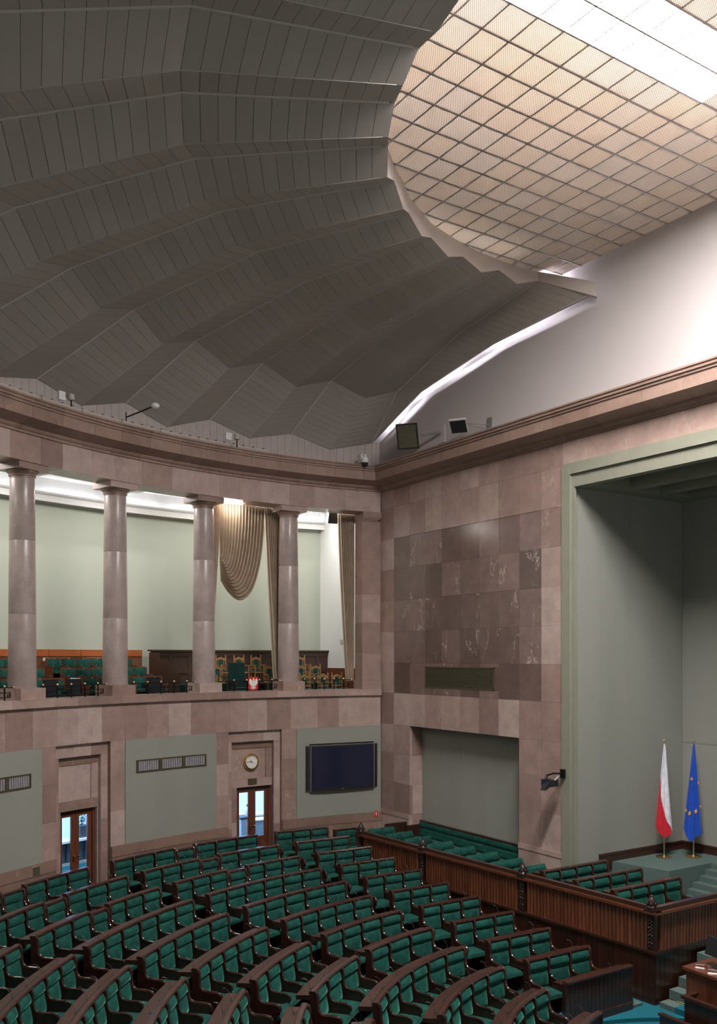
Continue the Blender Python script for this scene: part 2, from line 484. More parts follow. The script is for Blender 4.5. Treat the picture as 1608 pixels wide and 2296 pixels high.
# stepped door surrounds
for (s0, s1), (d0, d1) in zip(SUR, DOORS):
    i0, i1 = s0 + 0.75, s1 - 0.62
    # first step
    ctile_row(wall_left, s0, s1, 5.08, Z_PAN, 2.0, face=0.13)
    for a0, a1 in ((s0, i0), (i1, s1)):
        ccol(wall_left, a0, a1, FLOOR_BACK, 5.08, 0.98, face=0.13)
    # reveal of the outer step
    for a in (s0, s1):
        b = MB(); b.sector(a - 0.02, a + 0.02, HR, HR + 0.14, FLOOR_BACK, Z_PAN, 1); b.build('reveal', 'marble_brown', wall_left)
    # second step: frame round a plain slab over the door
    ctile(wall_left, i0, i1, 4.83, 5.08, face=0.27, mat='marble_brown')
    ctile(wall_left, i0, i0 + 0.75, 3.78, 4.83, face=0.27); ctile(wall_left, i1 - 0.6, i1, 3.78, 4.83, face=0.27)
    ctile(wall_left, i0, i1, 3.5, 3.78, face=0.27)
    ctile(wall_left, i0 + 0.75, i1 - 0.6, 3.78, 4.83, face=0.30)
    for a in (i0, i1):
        b = MB(); b.sector(a - 0.02, a + 0.02, HR + 0.13, HR + 0.45, FLOOR_BACK, 5.08, 1); b.build('reveal', 'marble', wall_left)
    for a0, a1 in ((i0, d0), (d1, i1)):
        if a1 - a0 > 0.08: ccol(wall_left, a0, a1, FLOOR_BACK, 3.5, 1.1, face=0.27)

# entablature: architrave blocks and cornice
trim_1 = struct('trim_1', 'marble architrave and cornice over the round colonnade')
ar = [A_END, 172.6, 176.4, 179.3, 182.8, 185.3, 187.6, 190.6, 193.2, 196.6, 199.6, 202.2, 205.4, 207.7, 210.9, 214, 217, 220, 223, 226, 229, 232, A_BACK]
for a0, a1 in zip(ar, ar[1:]): ctile(trim_1, a0, a1, 13.345, 14.1, face=0.0, depth=0.85, name='architrave_block')
CORN = [(0.3, 14.1), (-0.05, 14.1), (-0.05, 14.16), (-0.10, 14.19), (-0.14, 14.24), (-0.14, 14.27), (-0.60, 14.39), (-0.60, 14.70), (-0.64, 14.71),
        (-0.64, 14.76), (-0.69, 14.78), (-0.69, 14.84), (-0.73, 14.86), (-0.73, 14.905), (0.3, 14.905)]
cc = [A_END]
while cc[-1] < A_BACK: cc.append(min(A_BACK, cc[-1] + RND.uniform(2.6, 4.2)))
for j, (a0, a1) in enumerate(zip(cc, cc[1:])):
    path = []
    for i in range(4):
        a = radians(a0 + 0.012 + (a1 - a0 - 0.024) * i / 3); path.append(((HC[0] + HR * cos(a), HC[1] + HR * sin(a), 0), (cos(a), sin(a), 0), (0, 0, 1)))
    b = MB(); b.sweep(CORN, path); b.build('cornice_block', 'cornice_stone', trim_1)

# ------------------------------------------------------------------ flat wall (right)
wall_right = struct('wall_right', 'flat marble wall with dark inlaid field and cloth recess')
COLX = [-27.72, -26.865, -25.875, -24.985, -24.063, -23.081, -22.13, -21.198, -20.276, -19.33, -18.46]
ROWZ = [2.40, 3.45, 4.50, 5.55, 6.69, 7.785, 8.905, 10.03, 11.17, 12.296, 13.43, 14.1]
def ftile(parent, x0, x1, z0, z1, mat='marble', y=D, depth=0.12, name='marble_tile', gap=0.0025):
    b = MB(); b.box(x0 + gap, x1 - gap, y, y + depth, z0 + gap, z1 - gap)
    return b.build(name, mat, parent)
for i in range(10):
    for j in range(11):
        if 2 <= i <= 7 and j < 3: continue
        dark = (1 <= i <= 8 and 4 <= j <= 8)
        if dark and j == 4 and 3 <= i <= 6: continue
        if (j == 10 and i == 9): pass
        mid = (j < 3)
        ftile(wall_right, COLX[i], COLX[i + 1], ROWZ[j], ROWZ[j + 1], 'marble_dark' if dark else 'marble', D + (0.012 if dark else 0))
# around the ventilation grille in the lowest dark row
ftile(wall_right, COLX[3], COLX[3] + 0.0 + 0.001 if False else -25.01 + 0.03, 6.69, 7.785, 'marble_dark', D + 0.012) if False else None
for a0, a1, z0, z1 in ((-24.985, -24.063, 7.66, 7.785), (-24.063, -23.081, 7.66, 7.785), (-23.081, -22.13, 7.66, 7.785), (-22.13, -21.198, 7.66, 7.785),
                       (-24.985, -24.063, 6.69, 6.94), (-24.063, -23.081, 6.69, 6.94), (-23.081, -22.13, 6.69, 6.94), (-22.13, -21.198, 6.69, 6.94), (-21.40, -21.198, 6.94, 7.66)):
    ftile(wall_right, a0, a1, z0, z1, 'marble_dark', D + 0.012)
# slabs over the niche
for x0, x1 in ((-18.46, -17.55), (-17.55, -16.72), (-16.72, -12.9), (-12.9, -9.0), (-9.0, -5.5), (-5.5, -1.6)):
    ftile(wall_right, x0, x1, 13.43, 14.1)
for j in range(11): ftile(wall_right, -2.6, -1.6, ROWZ[j], ROWZ[j + 1])
# dado of the two piers
for x0, x1 in ((COLX[0], COLX[1]), (COLX[1], COLX[2]), (COLX[8], COLX[9]), (COLX[9], COLX[10])):
    ftile(wall_right, x0, x1, 2.25, 2.40, y=D - 0.05, depth=0.17); ftile(wall_right, x0, x1, FLOOR_BACK, 2.25, y=D - 0.03, depth=0.15)
# core
b = MB(); b.box(-28.0, COLX[2] - 0.1, D + 0.12, D + 0.7, 0.5, 18.9); b.box(COLX[2] - 0.1, COLX[8] + 0.1, D + 0.12, D + 0.7, 5.58, 14.9)
b.box(COLX[8] + 0.1, -18.2, D + 0.12, D + 0.7, 0.5, 14.9); b.box(-18.2, -2.6, D + 0.12, D + 0.7, 13.43, 14.9); b.build('wall_core', 'marble_brown', wall_right)
# white upper wall
b = MB(); b.box(-28.2, -1.0, D, D + 0.3, 14.9, 19.6); b.build('plaster_wall', 'white_plaster', wall_right)
# cornice on the flat wall
trim_2 = struct('trim_2', 'marble cornice running along the flat wall')
x = -27.1; xs = [-27.75]
while x < -1.6: xs.append(x); x += RND.uniform(1.2, 2.3)
xs.append(-1.6)
for j, (x0, x1) in enumerate(zip(xs, xs[1:])):
    b = MB(); b.sweep([(u, w) for u, w in CORN], [((xx, D, 0), (0, 1, 0), (0, 0, 1)) for xx in (x0 + 0.004, x1 - 0.004)])
    b.build('cornice_block', 'cornice_stone', trim_2)
# recess: reveals, head, cloth back
YR = 19.35
for z0, z1 in zip(ROWZ[:4], ROWZ[1:4]):
    for xa in (COLX[2], COLX[8]):
        s = -1 if xa < -23 else 1
        b = MB(); b.box(min(xa, xa + s * 0.1), max(xa, xa + s * 0.1), D + 0.125, YR, z0 + 0.005, z1 - 0.005); b.build('reveal_tile', 'marble', wall_right)
for xa in (COLX[2], COLX[8]):
    s = -1 if xa < -23 else 1
    b = MB(); b.box(min(xa, xa + s * 0.1), max(xa, xa + s * 0.1), D + 0.12, YR, FLOOR_BACK, 2.395); b.build('reveal_tile', 'marble', wall_right)
b = MB(); b.box(COLX[2] - 0.1, COLX[8] + 0.1, D + 0.12, YR + 0.1, 5.55, 5.6); b.build('recess_head', 'marble_brown', wall_right)
for i in range(5):
    w = (COLX[8] - COLX[2] + 0.2) / 5; x0 = COLX[2] - 0.1 + w * i
    b = MB(); b.box(x0, x0 + w - 0.004, YR, YR + 0.1, FLOOR_BACK, 5.56); b.build('cloth_panel', 'wall_cloth', wall_right)

# ------------------------------------------------------------------ presidium niche
wall_niche = struct('wall_niche', 'tall grey-green niche behind the flags with beamed ceiling')
NX0, NX1, NY = -18.13, -2.9, 23.62
def nbox(name, x0, x1, y0, y1, z0, z1, mat): b = MB(); b.box(x0, x1, y0, y1, z0, z1); return b.build(name, mat, wall_niche)
b = MB(); b.hexa([(-18.46, D - 0.06, 1.19), (-18.15, D - 0.06, 1.19), (-18.15, D + 0.25, 1.19), (-18.46, D + 0.25, 1.19), (-18.46, D - 0.06, 13.448), (-18.15, D - 0.06, 13.138), (-18.15, D + 0.25, 13.138), (-18.46, D + 0.25, 13.448)]); b.build('jamb', 'niche_paint', wall_niche)
nbox('jamb', -2.9, -2.6, D - 0.06, D + 0.25, 1.19, 13.14, 'niche_paint')
b = MB(); b.hexa([(-18.46, D - 0.06, 13.45), (-18.15, D - 0.06, 13.14), (-2.9, D - 0.06, 13.14), (-2.6, D - 0.06, 13.45), (-18.46, D + 0.25, 13.45), (-18.15, D + 0.25, 13.14), (-2.9, D + 0.25, 13.14), (-2.6, D + 0.25, 13.45)]); b.build('frame_head', 'niche_paint', wall_niche)
nbox('jamb_edge', -18.16, -18.05, D + 0.02, D + 0.1, 1.19, 12.78, 'niche_paint')
nbox('lintel', -18.2, -2.9, D + 0.02, D + 0.32, 12.78, 13.2, 'niche_paint')
yw = [D + 0.25, 20.0, 21.2, 22.4, NY]
for y0, y1 in zip(yw, yw[1:]): nbox('cloth_panel', NX0 - 0.12, NX0, y0 + 0.003, y1 - 0.003, 1.19, 13.3, 'niche_cloth')
for x0 in [NX0 + 1.7 * i for i in range(9)]:
    x1 = min(x0 + 1.7, NX1)
    nbox('cloth_panel', x0 + 0.003, x1 - 0.003, NY, NY + 0.12, 1.19, 5.34, 'niche_cloth'); nbox('cloth_panel', x0 + 0.003, x1 - 0.003, NY, NY + 0.12, 5.35, 13.3, 'niche_cloth')
nbox('cloth_panel', NX1, NX1 + 0.12, D + 0.25, NY, 1.19, 13.3, 'niche_cloth')
nbox('niche_ceiling', NX0 - 0.1, NX1 + 0.1, D + 0.2, NY + 0.1, 13.3, 13.5, 'niche_paint')
nbox('side_beam', NX0, NX0 + 0.75, D + 0.32, NY, 12.78, 13.3, 'niche_paint')
nbox('side_beam', NX1 - 0.75, NX1, D + 0.32, NY, 12.78, 13.3, 'niche_paint')
for y in (20.35, 21.65, 22.95): nbox('cross_beam', NX0 + 0.75, NX1 - 0.75, y, y + 0.4, 12.78, 13.3, 'niche_paint')
nbox('cross_beam', NX0 + 0.75, NX1 - 0.75, NY - 0.2, NY, 12.78, 13.3, 'niche_paint')

# ------------------------------------------------------------------ gallery behind the columns
wall_gallery = struct('wall_gallery', 'pale green curved back wall and white ceiling of the gallery')
RB = 23.4
GA0, GA1 = 166.0, 240.0
b = MB(); b.sector(GA0, GA1, HR + 0.2, RB + 0.1, 5.9, 6.335, 40); b.build('gallery_floor', 'carpet_green', wall_gallery)
for k, (r0, z) in enumerate(((20.45, 6.495), (21.35, 6.805), (22.25, 7.115))):
    b = MB(); b.sector(189.2, GA1, r0, RB, 6.3, z, 40); b.build('gallery_step', 'carpet_green', wall_gallery)
for r0, z in ((20.75, 6.655), (21.7, 6.995)):
    b = MB(); b.sector(169.2, 189.0, r0, RB, 6.3, z, 14); b.build('gallery_step', 'carpet_green', wall_gallery)
g = 169.2
while g < GA1: 
    b = MB(); b.sector(g, g + 3.2, RB, RB + 0.12, 6.5, 13.16, 4); b.build('cloth_panel', 'gallery_cloth', wall_gallery); g += 3.2
b = MB(); b.sector(GA0, GA1, RB - 0.05, RB + 0.12, 13.16, 13.2, 40); b.build('cove_lip', 'gallery_cloth', wall_gallery)
b = MB(); b.sector(GA0, GA1, RB - 0.35, RB - 0.3, 13.2, 13.52, 40); b.build('cove', 'white_paint', wall_gallery)
b = MB(); b.sector(GA0, GA1, RB - 0.35, RB + 0.2, 13.40, 13.46, 40); b.build('cove_step', 'white_paint', wall_gallery)
b = MB(); b.sector(GA0, GA1, RB, RB + 0.15, 13.16, 14.1, 40); b.build('cove_back', 'white_paint', wall_gallery)
b = MB(); b.sector(GA0, GA1, HR + 0.7, RB + 0.3, 14.05, 14.2, 40); b.build('gallery_ceiling', 'white_paint', wall_gallery)
for a in range(171, 238, 10):
    b = MB(); b.sector(a - 0.6, a + 0.6, HR + 0.8, RB - 0.4, 13.85, 14.06, 1); b.build('ceiling_rib', 'white_paint', wall_gallery)
b = MB(); b.sector(GA0, GA1, 21.0, 21.35, 13.85, 14.06, 40); b.build('ceiling_rib', 'white_paint', wall_gallery)
# end wall of the gallery (white) in the plane of the flat wall
b = MB(); b.box(-34.0, -27.75, D + 0.05, D + 0.25, 6.1, 14.2); b.build('end_wall', 'white_paint', wall_gallery)
b = MB(); b.box(-33.0, -27.75, D - 0.01, D + 0.05, 6.6, 7.55); b.build('end_wainscot', 'door_wood', wall_gallery)

# ------------------------------------------------------------------ folded shell ceiling
ceiling = struct('ceiling', 'dark folded shell ceiling of grey boards fanning round the skylight')
SC = (-10.66, 17.239); TH0, DTH, HOFF = -139.646, -10.2318, -4.917
LP = [(18.95, 15.4), (15.98, 16.92), (12.17, 17.97), (8.13, 18.31)]
HP = [(18.95, 16.0), (15.87, 17.34), (12.10, 18.29), (8.11, 18.52)]
ADJ = {('H', -4, 2): (-13.47, 5.51, 18.33), ('H', -4, 3): (-12.57, 9.33, 18.54), ('H', -3, 2): (-15.56, 6.17, 18.28), ('H', -3, 3): (-13.98, 9.81, 18.48),
 ('H', -2, 1): (-19.56, 4.14, 17.31), ('H', -2, 2): (-17.45, 7.22, 18.27), ('H', -2, 3): (-15.23, 10.52, 18.49), ('H', -1, 1): (-21.78, 5.87, 17.27), ('H', -1, 2): (-19.14, 8.57, 18.25),
 ('H', -1, 3): (-16.33, 11.44, 18.51), ('H', 0, 1): (-23.6, 8.04, 17.32), ('H', 0, 2): (-20.54, 10.21, 18.25), ('H', 0, 3): (-17.29, 12.54, 18.48), ('H', 1, 1): (-25.05, 10.4, 17.36),
 ('H', 1, 2): (-21.61, 12.1, 18.26), ('H', 1, 3): (-18.03, 13.76, 18.5), ('H', 2, 1): (-25.99, 13.08, 17.43), ('H', 2, 3): (-18.48, 15.15, 18.53), ('H', 3, 1): (-26.45, 15.91, 17.45),
 ('H', 3, 3): (-18.69, 16.59, 18.58), ('H', 4, 3): (-18.67, 18.03, 18.61), ('L', -4, 3): (-11.88, 9.18, 18.35), ('L', -3, 2): (-14.58, 5.77, 18.0), ('L', -3, 3): (-13.3, 9.51, 18.34),
 ('L', -2, 2): (-16.59, 6.63, 17.96), ('L', -2, 3): (-14.66, 10.13, 18.26), ('L', -1, 1): (-20.83, 4.93, 16.85), ('L', -1, 2): (-18.39, 7.84, 17.96), ('L', -1, 3): (-15.87, 10.94, 18.24),
 ('L', 0, 1): (-22.85, 6.89, 16.88), ('L', 0, 2): (-19.95, 9.34, 17.96), ('L', 0, 3): (-16.83, 12.05, 18.26), ('L', 1, 1): (-24.51, 9.17, 16.88), ('L', 1, 2): (-21.22, 11.07, 17.96),
 ('L', 1, 3): (-17.68, 13.21, 18.26), ('L', 2, 1): (-25.69, 11.77, 16.95), ('L', 2, 2): (-22.17, 12.99, 17.97), ('L', 2, 3): (-18.28, 14.51, 18.29), ('L', 3, 1): (-26.4, 14.53, 17.0),
 ('L', 3, 2): (-22.66, 15.17, 18.01), ('L', 4, 2): (-22.77, 17.4, 18.04), ('H', 2, 2): (-22.38, 14.05, 18.32), ('H', 3, 2): (-22.7, 16.22, 18.35), ('H', 4, 2): (-22.3, 18.15, 18.26), ('H', 4, 1): (-25.9, 18.3, 17.32),
 ('L', 3, 3): (-18.62, 15.91, 18.34), ('L', 4, 1): (-26.58, 17.39, 17.1), ('L', 4, 3): (-18.75, 17.31, 18.39)}
RIMR = 18.95
def rim_ang(kind, i):     # angle about the hall's centre of the fold's foot
    return (212.8 - 9.6 * i) if kind == 'L' else (208.0 - 9.68 * i)
def fold(kind, i, j):
    if (kind, i, j) in ADJ: return Vector(ADJ[(kind, i, j)])
    if j == 0:
        z = 15.35 if kind == 'L' else 15.9
        if kind == 'H' and i <= 0: z = 15.72
        if kind == 'H' and i == 1: z = 15.8
        if kind == 'L' and i >= 3: z = 15.5
        return Vector(hp(rim_ang(kind, i) if i > -7 else rim_ang(kind, i), RIMR, z))
    t = radians(TH0 + DTH * i + (HOFF if kind == 'H' else 0)); r, z = (LP if kind == 'L' else HP)[j]
    return Vector((SC[0] + r * cos(t), SC[1] + r * sin(t), z))
EDGE = [Vector(p) for p in ((-27.67, 18.58, 16.06), (-24.93, 18.58, 17.10), (-21.2, 18.58, 17.66), (-17.31, 18.58, 17.82))]
facets = []      # (corner quad, number of boards)
IMIN, IMAX = -14, 4
for i in range(IMIN, IMAX + 1):
    for j in range(3):
        n = (11, 12, 12)[j]
        facets.append(((fold('L', i, j), fold('L', i, j + 1), fold('H', i, j + 1), fold('H', i, j)), n))
        if i < IMAX: facets.append(((fold('H', i, j), fold('H', i, j + 1), fold('L', i + 1, j + 1), fold('L', i + 1, j)), n))
        else: facets.append(((fold('H', i, j), fold('H', i, j + 1), EDGE[j + 1], EDGE[j]), n))
UPV = Vector((0, 0, 1))
bk = MB(); boards = []
CAMP = Vector((0, 0, 8))
VD = Vector((-0.841, 0.541, 0)); RD = Vector((0.541, 0.841, 0))
for q, n in facets:
    a, b_, c, d = q
    nrm = (c - a).cross(d - b_)
    nrm.normalize()
    if nrm.z > 0: nrm = -nrm
    off = -nrm * 0.05
    for k in range(n):
        w4 = [a.lerp(b_, k / n), a.lerp(b_, (k + 1) / n), d.lerp(c, (k + 1) / n), d.lerp(c, k / n)]
        bk.add([p + off for p in w4], [(0, 1, 2, 3)]); bk.add([p + off * 3 for p in w4], [(3, 2, 1, 0)])
    for k in range(n):
        t0, t1 = (k + 0.013) / n, (k + 1 - 0.013) / n
        p = [a.lerp(b_, t0), a.lerp(b_, t1), d.lerp(c, t1), d.lerp(c, t0)]
        w = [p[0].lerp(p[3], 0.012), p[1].lerp(p[2], 0.012), p[2].lerp(p[1], 0.012), p[3].lerp(p[0], 0.012)]
        cen = sum(w, Vector()) / 4; rel = cen - CAMP; dep = rel.dot(VD)
        vis = dep > 2 and -0.42 < rel.dot(RD) / dep < 0.42 and rel.z / dep < 0.74
        ar_ = (w[1] - w[0]).cross(w[3] - w[0]).length
        score = ar_ / max(dep, 1) ** 2 * abs(nrm.dot(rel.normalized())) if vis else 0
        boards.append((score, w, nrm))
bk.build('shell_core', 'shell_back', ceiling)
boards.sort(key=lambda t: -t[0])
rest = MB()
for s, (score, w, nrm) in enumerate(boards):
    v = [p for p in w] + [p - nrm * 0.04 for p in w]
    if s < 300 and score > 0:
        b = MB(); b.hexa(v); b.build('ceiling_board', 'shell_board', ceiling)
    else: rest.hexa(v)
o = rest.build('ceiling_boards', 'shell_board', ceiling); o['kind'] = 'stuff'
# battens along the folds
for i in range(IMIN, IMAX + 1):
    for kind in 'HL':
        for j in range(3):
            p, q = fold(kind, i, j), fold(kind, i, j + 1)
            if j == 2: q = p.lerp(q, 0.97)
            if i < -6: continue
            r = 0.035 if kind == 'H' else 0.018
            b = MB(); dz = Vector((0, 0, 0.0 if kind == 'H' else 0.01)); b.tube([p + dz, q + dz], r, 5); b.build('fold_batten', 'shell_batten' if kind == 'H' else 'shell_board', ceiling)
b = MB(); b.sweep([(-0.03, 0), (0.03, 0), (0.03, 0.12), (-0.03, 0.12)], [(p, (0, 1, 0), (0, 0, 1)) for p in EDGE]); b.build('edge_board', 'shell_board', ceiling)
# white fascia round the opening
ZC = 18.885
for i in range(IMIN, IMAX + 1):
    h0 = fold('H', i - 1, 3); l = fold('L', i, 3); h1 = fold('H', i, 3)
    if i == IMIN: h0 = fold('L', i, 3)
    b = MB()
    for p, q in ((h0, l), (l, h1)):
        e = Vector((0, 0, 0))
        pt, qt = Vector((p.x, p.y, ZC - 0.02)), Vector((q.x, q.y, ZC - 0.02))
        outw = Vector(((p.x + q.x) / 2 - SC[0], (p.y + q.y) / 2 - SC[1], 0)).normalized() * 0.06
        b.hexa([p, q, q + outw, p + outw, pt, qt, qt + outw, pt + outw])
    b.build('fascia_panel', 'fascia_paint', ceiling)
h = fold('H', IMAX, 3); e = Vector((-17.0, 18.58, 17.72))
b = MB(); b.hexa([h, e, e + Vector((-0.1, 0.1, 0)), h + Vector((-0.1, 0.05, 0)), Vector((h.x, h.y, ZC - 0.02)), Vector((-17.05, 18.58, 18.14)), Vector((-17.15, 18.66, 18.14)), Vector((h.x - 0.1, h.y + 0.05, ZC - 0.02))])
b.build('fascia_panel', 'fascia_paint', ceiling)
# boarded gables between the cornice and the folds
for i in range(-3, IMAX + 1):
    pts = [fold('H', i - 1, 0), fold('L', i, 0), fold('H', i, 0)] if i > -3 else [fold('L', i, 0), fold('H', i, 0)]
    segs = list(zip(pts, pts[1:]))
    for p, q in segs:
        nb = 6
        for k in range(nb):
            t0, t1 = (k + 0.012) / nb, (k + 0.988) / nb
            u, w = p.lerp(q, t0), p.lerp(q, t1)
            outw = Vector((u.x - HC[0], u.y - HC[1], 0)).normalized()
            u, w = u + outw * 0.02, w + outw * 0.02; o2 = outw * 0.06
            b = MB(); b.hexa([(u.x, u.y, 14.85), (w.x, w.y, 14.85), (w.x + o2.x, w.y + o2.y, 14.85), (u.x + o2.x, u.y + o2.y, 14.85),
                              u, w, w + o2, u + o2]); b.build('gable_board', 'gable_paint', ceiling)
p, q = fold('H', IMAX, 0), Vector((-27.75, 18.78, 15.95))
for k in range(2):
    u, w = p.lerp(q, k / 2 + 0.01), p.lerp(q, k / 2 + 0.49)
    b = MB(); b.hexa([(u.x, u.y, 14.85), (w.x, w.y, 14.85), (w.x - 0.06, w.y, 14.85), (u.x - 0.06, u.y, 14.85), u, w, w + Vector((-0.06, 0, 0)), u + Vector((-0.06, 0, 0))]); b.build('gable_board', 'gable_paint', ceiling)

# ------------------------------------------------------------------ luminous ceiling
sky = empty('skylight')
tag(sky, 'luminous grid ceiling of honeycomb panels glowing white along its middle', 'skylight')
PX, PY = 0.7235, 0.625
X0, Y0 = -11.255, 10.25
def inside(x, y): return hypot(x - SC[0], y - SC[1]) < 8.7 and y < D + 0.2
far_b = MB()
for ix in range(-11, 13):
    xa = X0 + PX * ix; xb = xa + PX
    for iy in range(-3, 14):
        ya = Y0 + PY * iy; yb = min(ya + PY, D)
        if ya > D - 0.05 or not inside((xa + xb) / 2, (ya + yb) / 2): continue
        lamp = ix in (0, 1) and yb < 15.3
        b = MB() if xa < -8.9 else (far_b if not lamp else MB())
        b.box(xa + 0.012, xb - 0.012, ya + 0.010, yb - 0.010, ZC, ZC + 0.02)
        if xa < -8.9: b.build('light_panel' if lamp else 'lattice_panel', 'lamp_panel' if lamp else 'lattice_panel', sky)
o = far_b.build('lattice_panels', 'lattice_panel', sky); o['kind'] = 'stuff'
for ix in range(-11, 14):
    x = X0 + PX * ix; b = MB()
    s = sqrt(max(0, 8.9 ** 2 - (x - SC[0]) ** 2))
    if s < 0.5: continue
    b.box(x - 0.018, x + 0.018, SC[1] - s, D, ZC - 0.02, ZC + 0.03); b.build('main_bar', 'grey_metal', sky)
for iy in range(-3, 15):
    y = Y0 + PY * iy
    if y > D: continue
    s = sqrt(max(0, 8.9 ** 2 - (y - SC[1]) ** 2)); 
    if s < 0.5: continue
    b = MB(); b.box(SC[0] - s, SC[0] + s, y - 0.012, y + 0.012, ZC - 0.012, ZC + 0.02); b.build('cross_bar', 'grey_metal', sky)
# white attic over the luminous ceiling
attic = struct('trim_3', 'white attic enclosing the lamps over the luminous ceiling')
b = MB(); b.sector(0, 360, 9.4, 9.6, 18.9, 21.4, 40, SC); b.build('attic_wall', 'white_paint', attic)
b = MB(); b.box(-21, 1, 5, 28, 21.4, 21.6); b.build('attic_roof', 'white_paint', attic)
# slot lamps hidden above the shell's edge beside the flat wall
tag(MB().tube([(-27.3, 18.42, 16.75), (-24.9, 18.36, 17.8), (-21.3, 18.28, 18.4), (-18.6, 18.25, 18.55)], 0.035, 6).build('cove_lamp', 'slot_lamp'), 'thin cove lamp glowing in the slot behind the shell ceiling', 'lamp')

hull = struct('lightproof_hull', 'unseen outer walls and roof added to keep outside light out of the hall')  # unseen casing added so no world light leaks through the shell's gaps
b = MB(); b.sector(95, 262, 25.6, 25.9, 0.0, 22.0, 60); b.build('lightproof_wall', 'grille_dark', hull)
b = MB(); b.box(-38, 12, -4, 28, 22.0, 22.3); b.build('lightproof_roof', 'grille_dark', hull)
b = MB(); b.box(-38, -27.9, D + 0.7, 28, 0.0, 22.0); b.box(-27.9, 4, 24.2, 28, 0.0, 22.0); b.build('lightproof_side', 'grille_dark', hull)
b = MB(); b.box(-27.9, 4, D + 0.3, 24.2, 14.9, 22.0); b.build('lightproof_top', 'grille_dark', hull)
b = MB(); b.sector(95, 262, 18.98, 25.7, 14.9, 15.1, 60); b.build('gallery_roof', 'grille_dark', hull)

# the rest of the round wall, behind the camera, with the open gallery of the other side
wall_back = struct('wall_back', 'plain continuation of the round wall behind the viewer')
b = MB(); b.sector(A_BACK, 372, HR, HR + 0.6, 0.0, 6.81, 40); b.build('back_wall', 'marble_dark', wall_back)
b = MB(); b.sector(A_BACK, 372, HR, HR + 0.8, 13.345, 14.9, 40); b.build('back_architrave', 'marble_dark', wall_back)
b = MB(); b.sector(A_BACK, 288, 23.4, 23.6, 6.0, 14.9, 20); b.build('back_gallery_wall', 'wall_cloth', wall_back)
b = MB(); b.sector(A_BACK, 372, HR, 23.6, 14.9, 15.1, 40); b.build('back_roof', 'grille_dark', wall_back)
b = MB(); b.sector(A_BACK, 372, HR + 0.3, 23.6, 6.3, 6.6, 40); b.build('back_gallery_floor', 'carpet_green', wall_back)
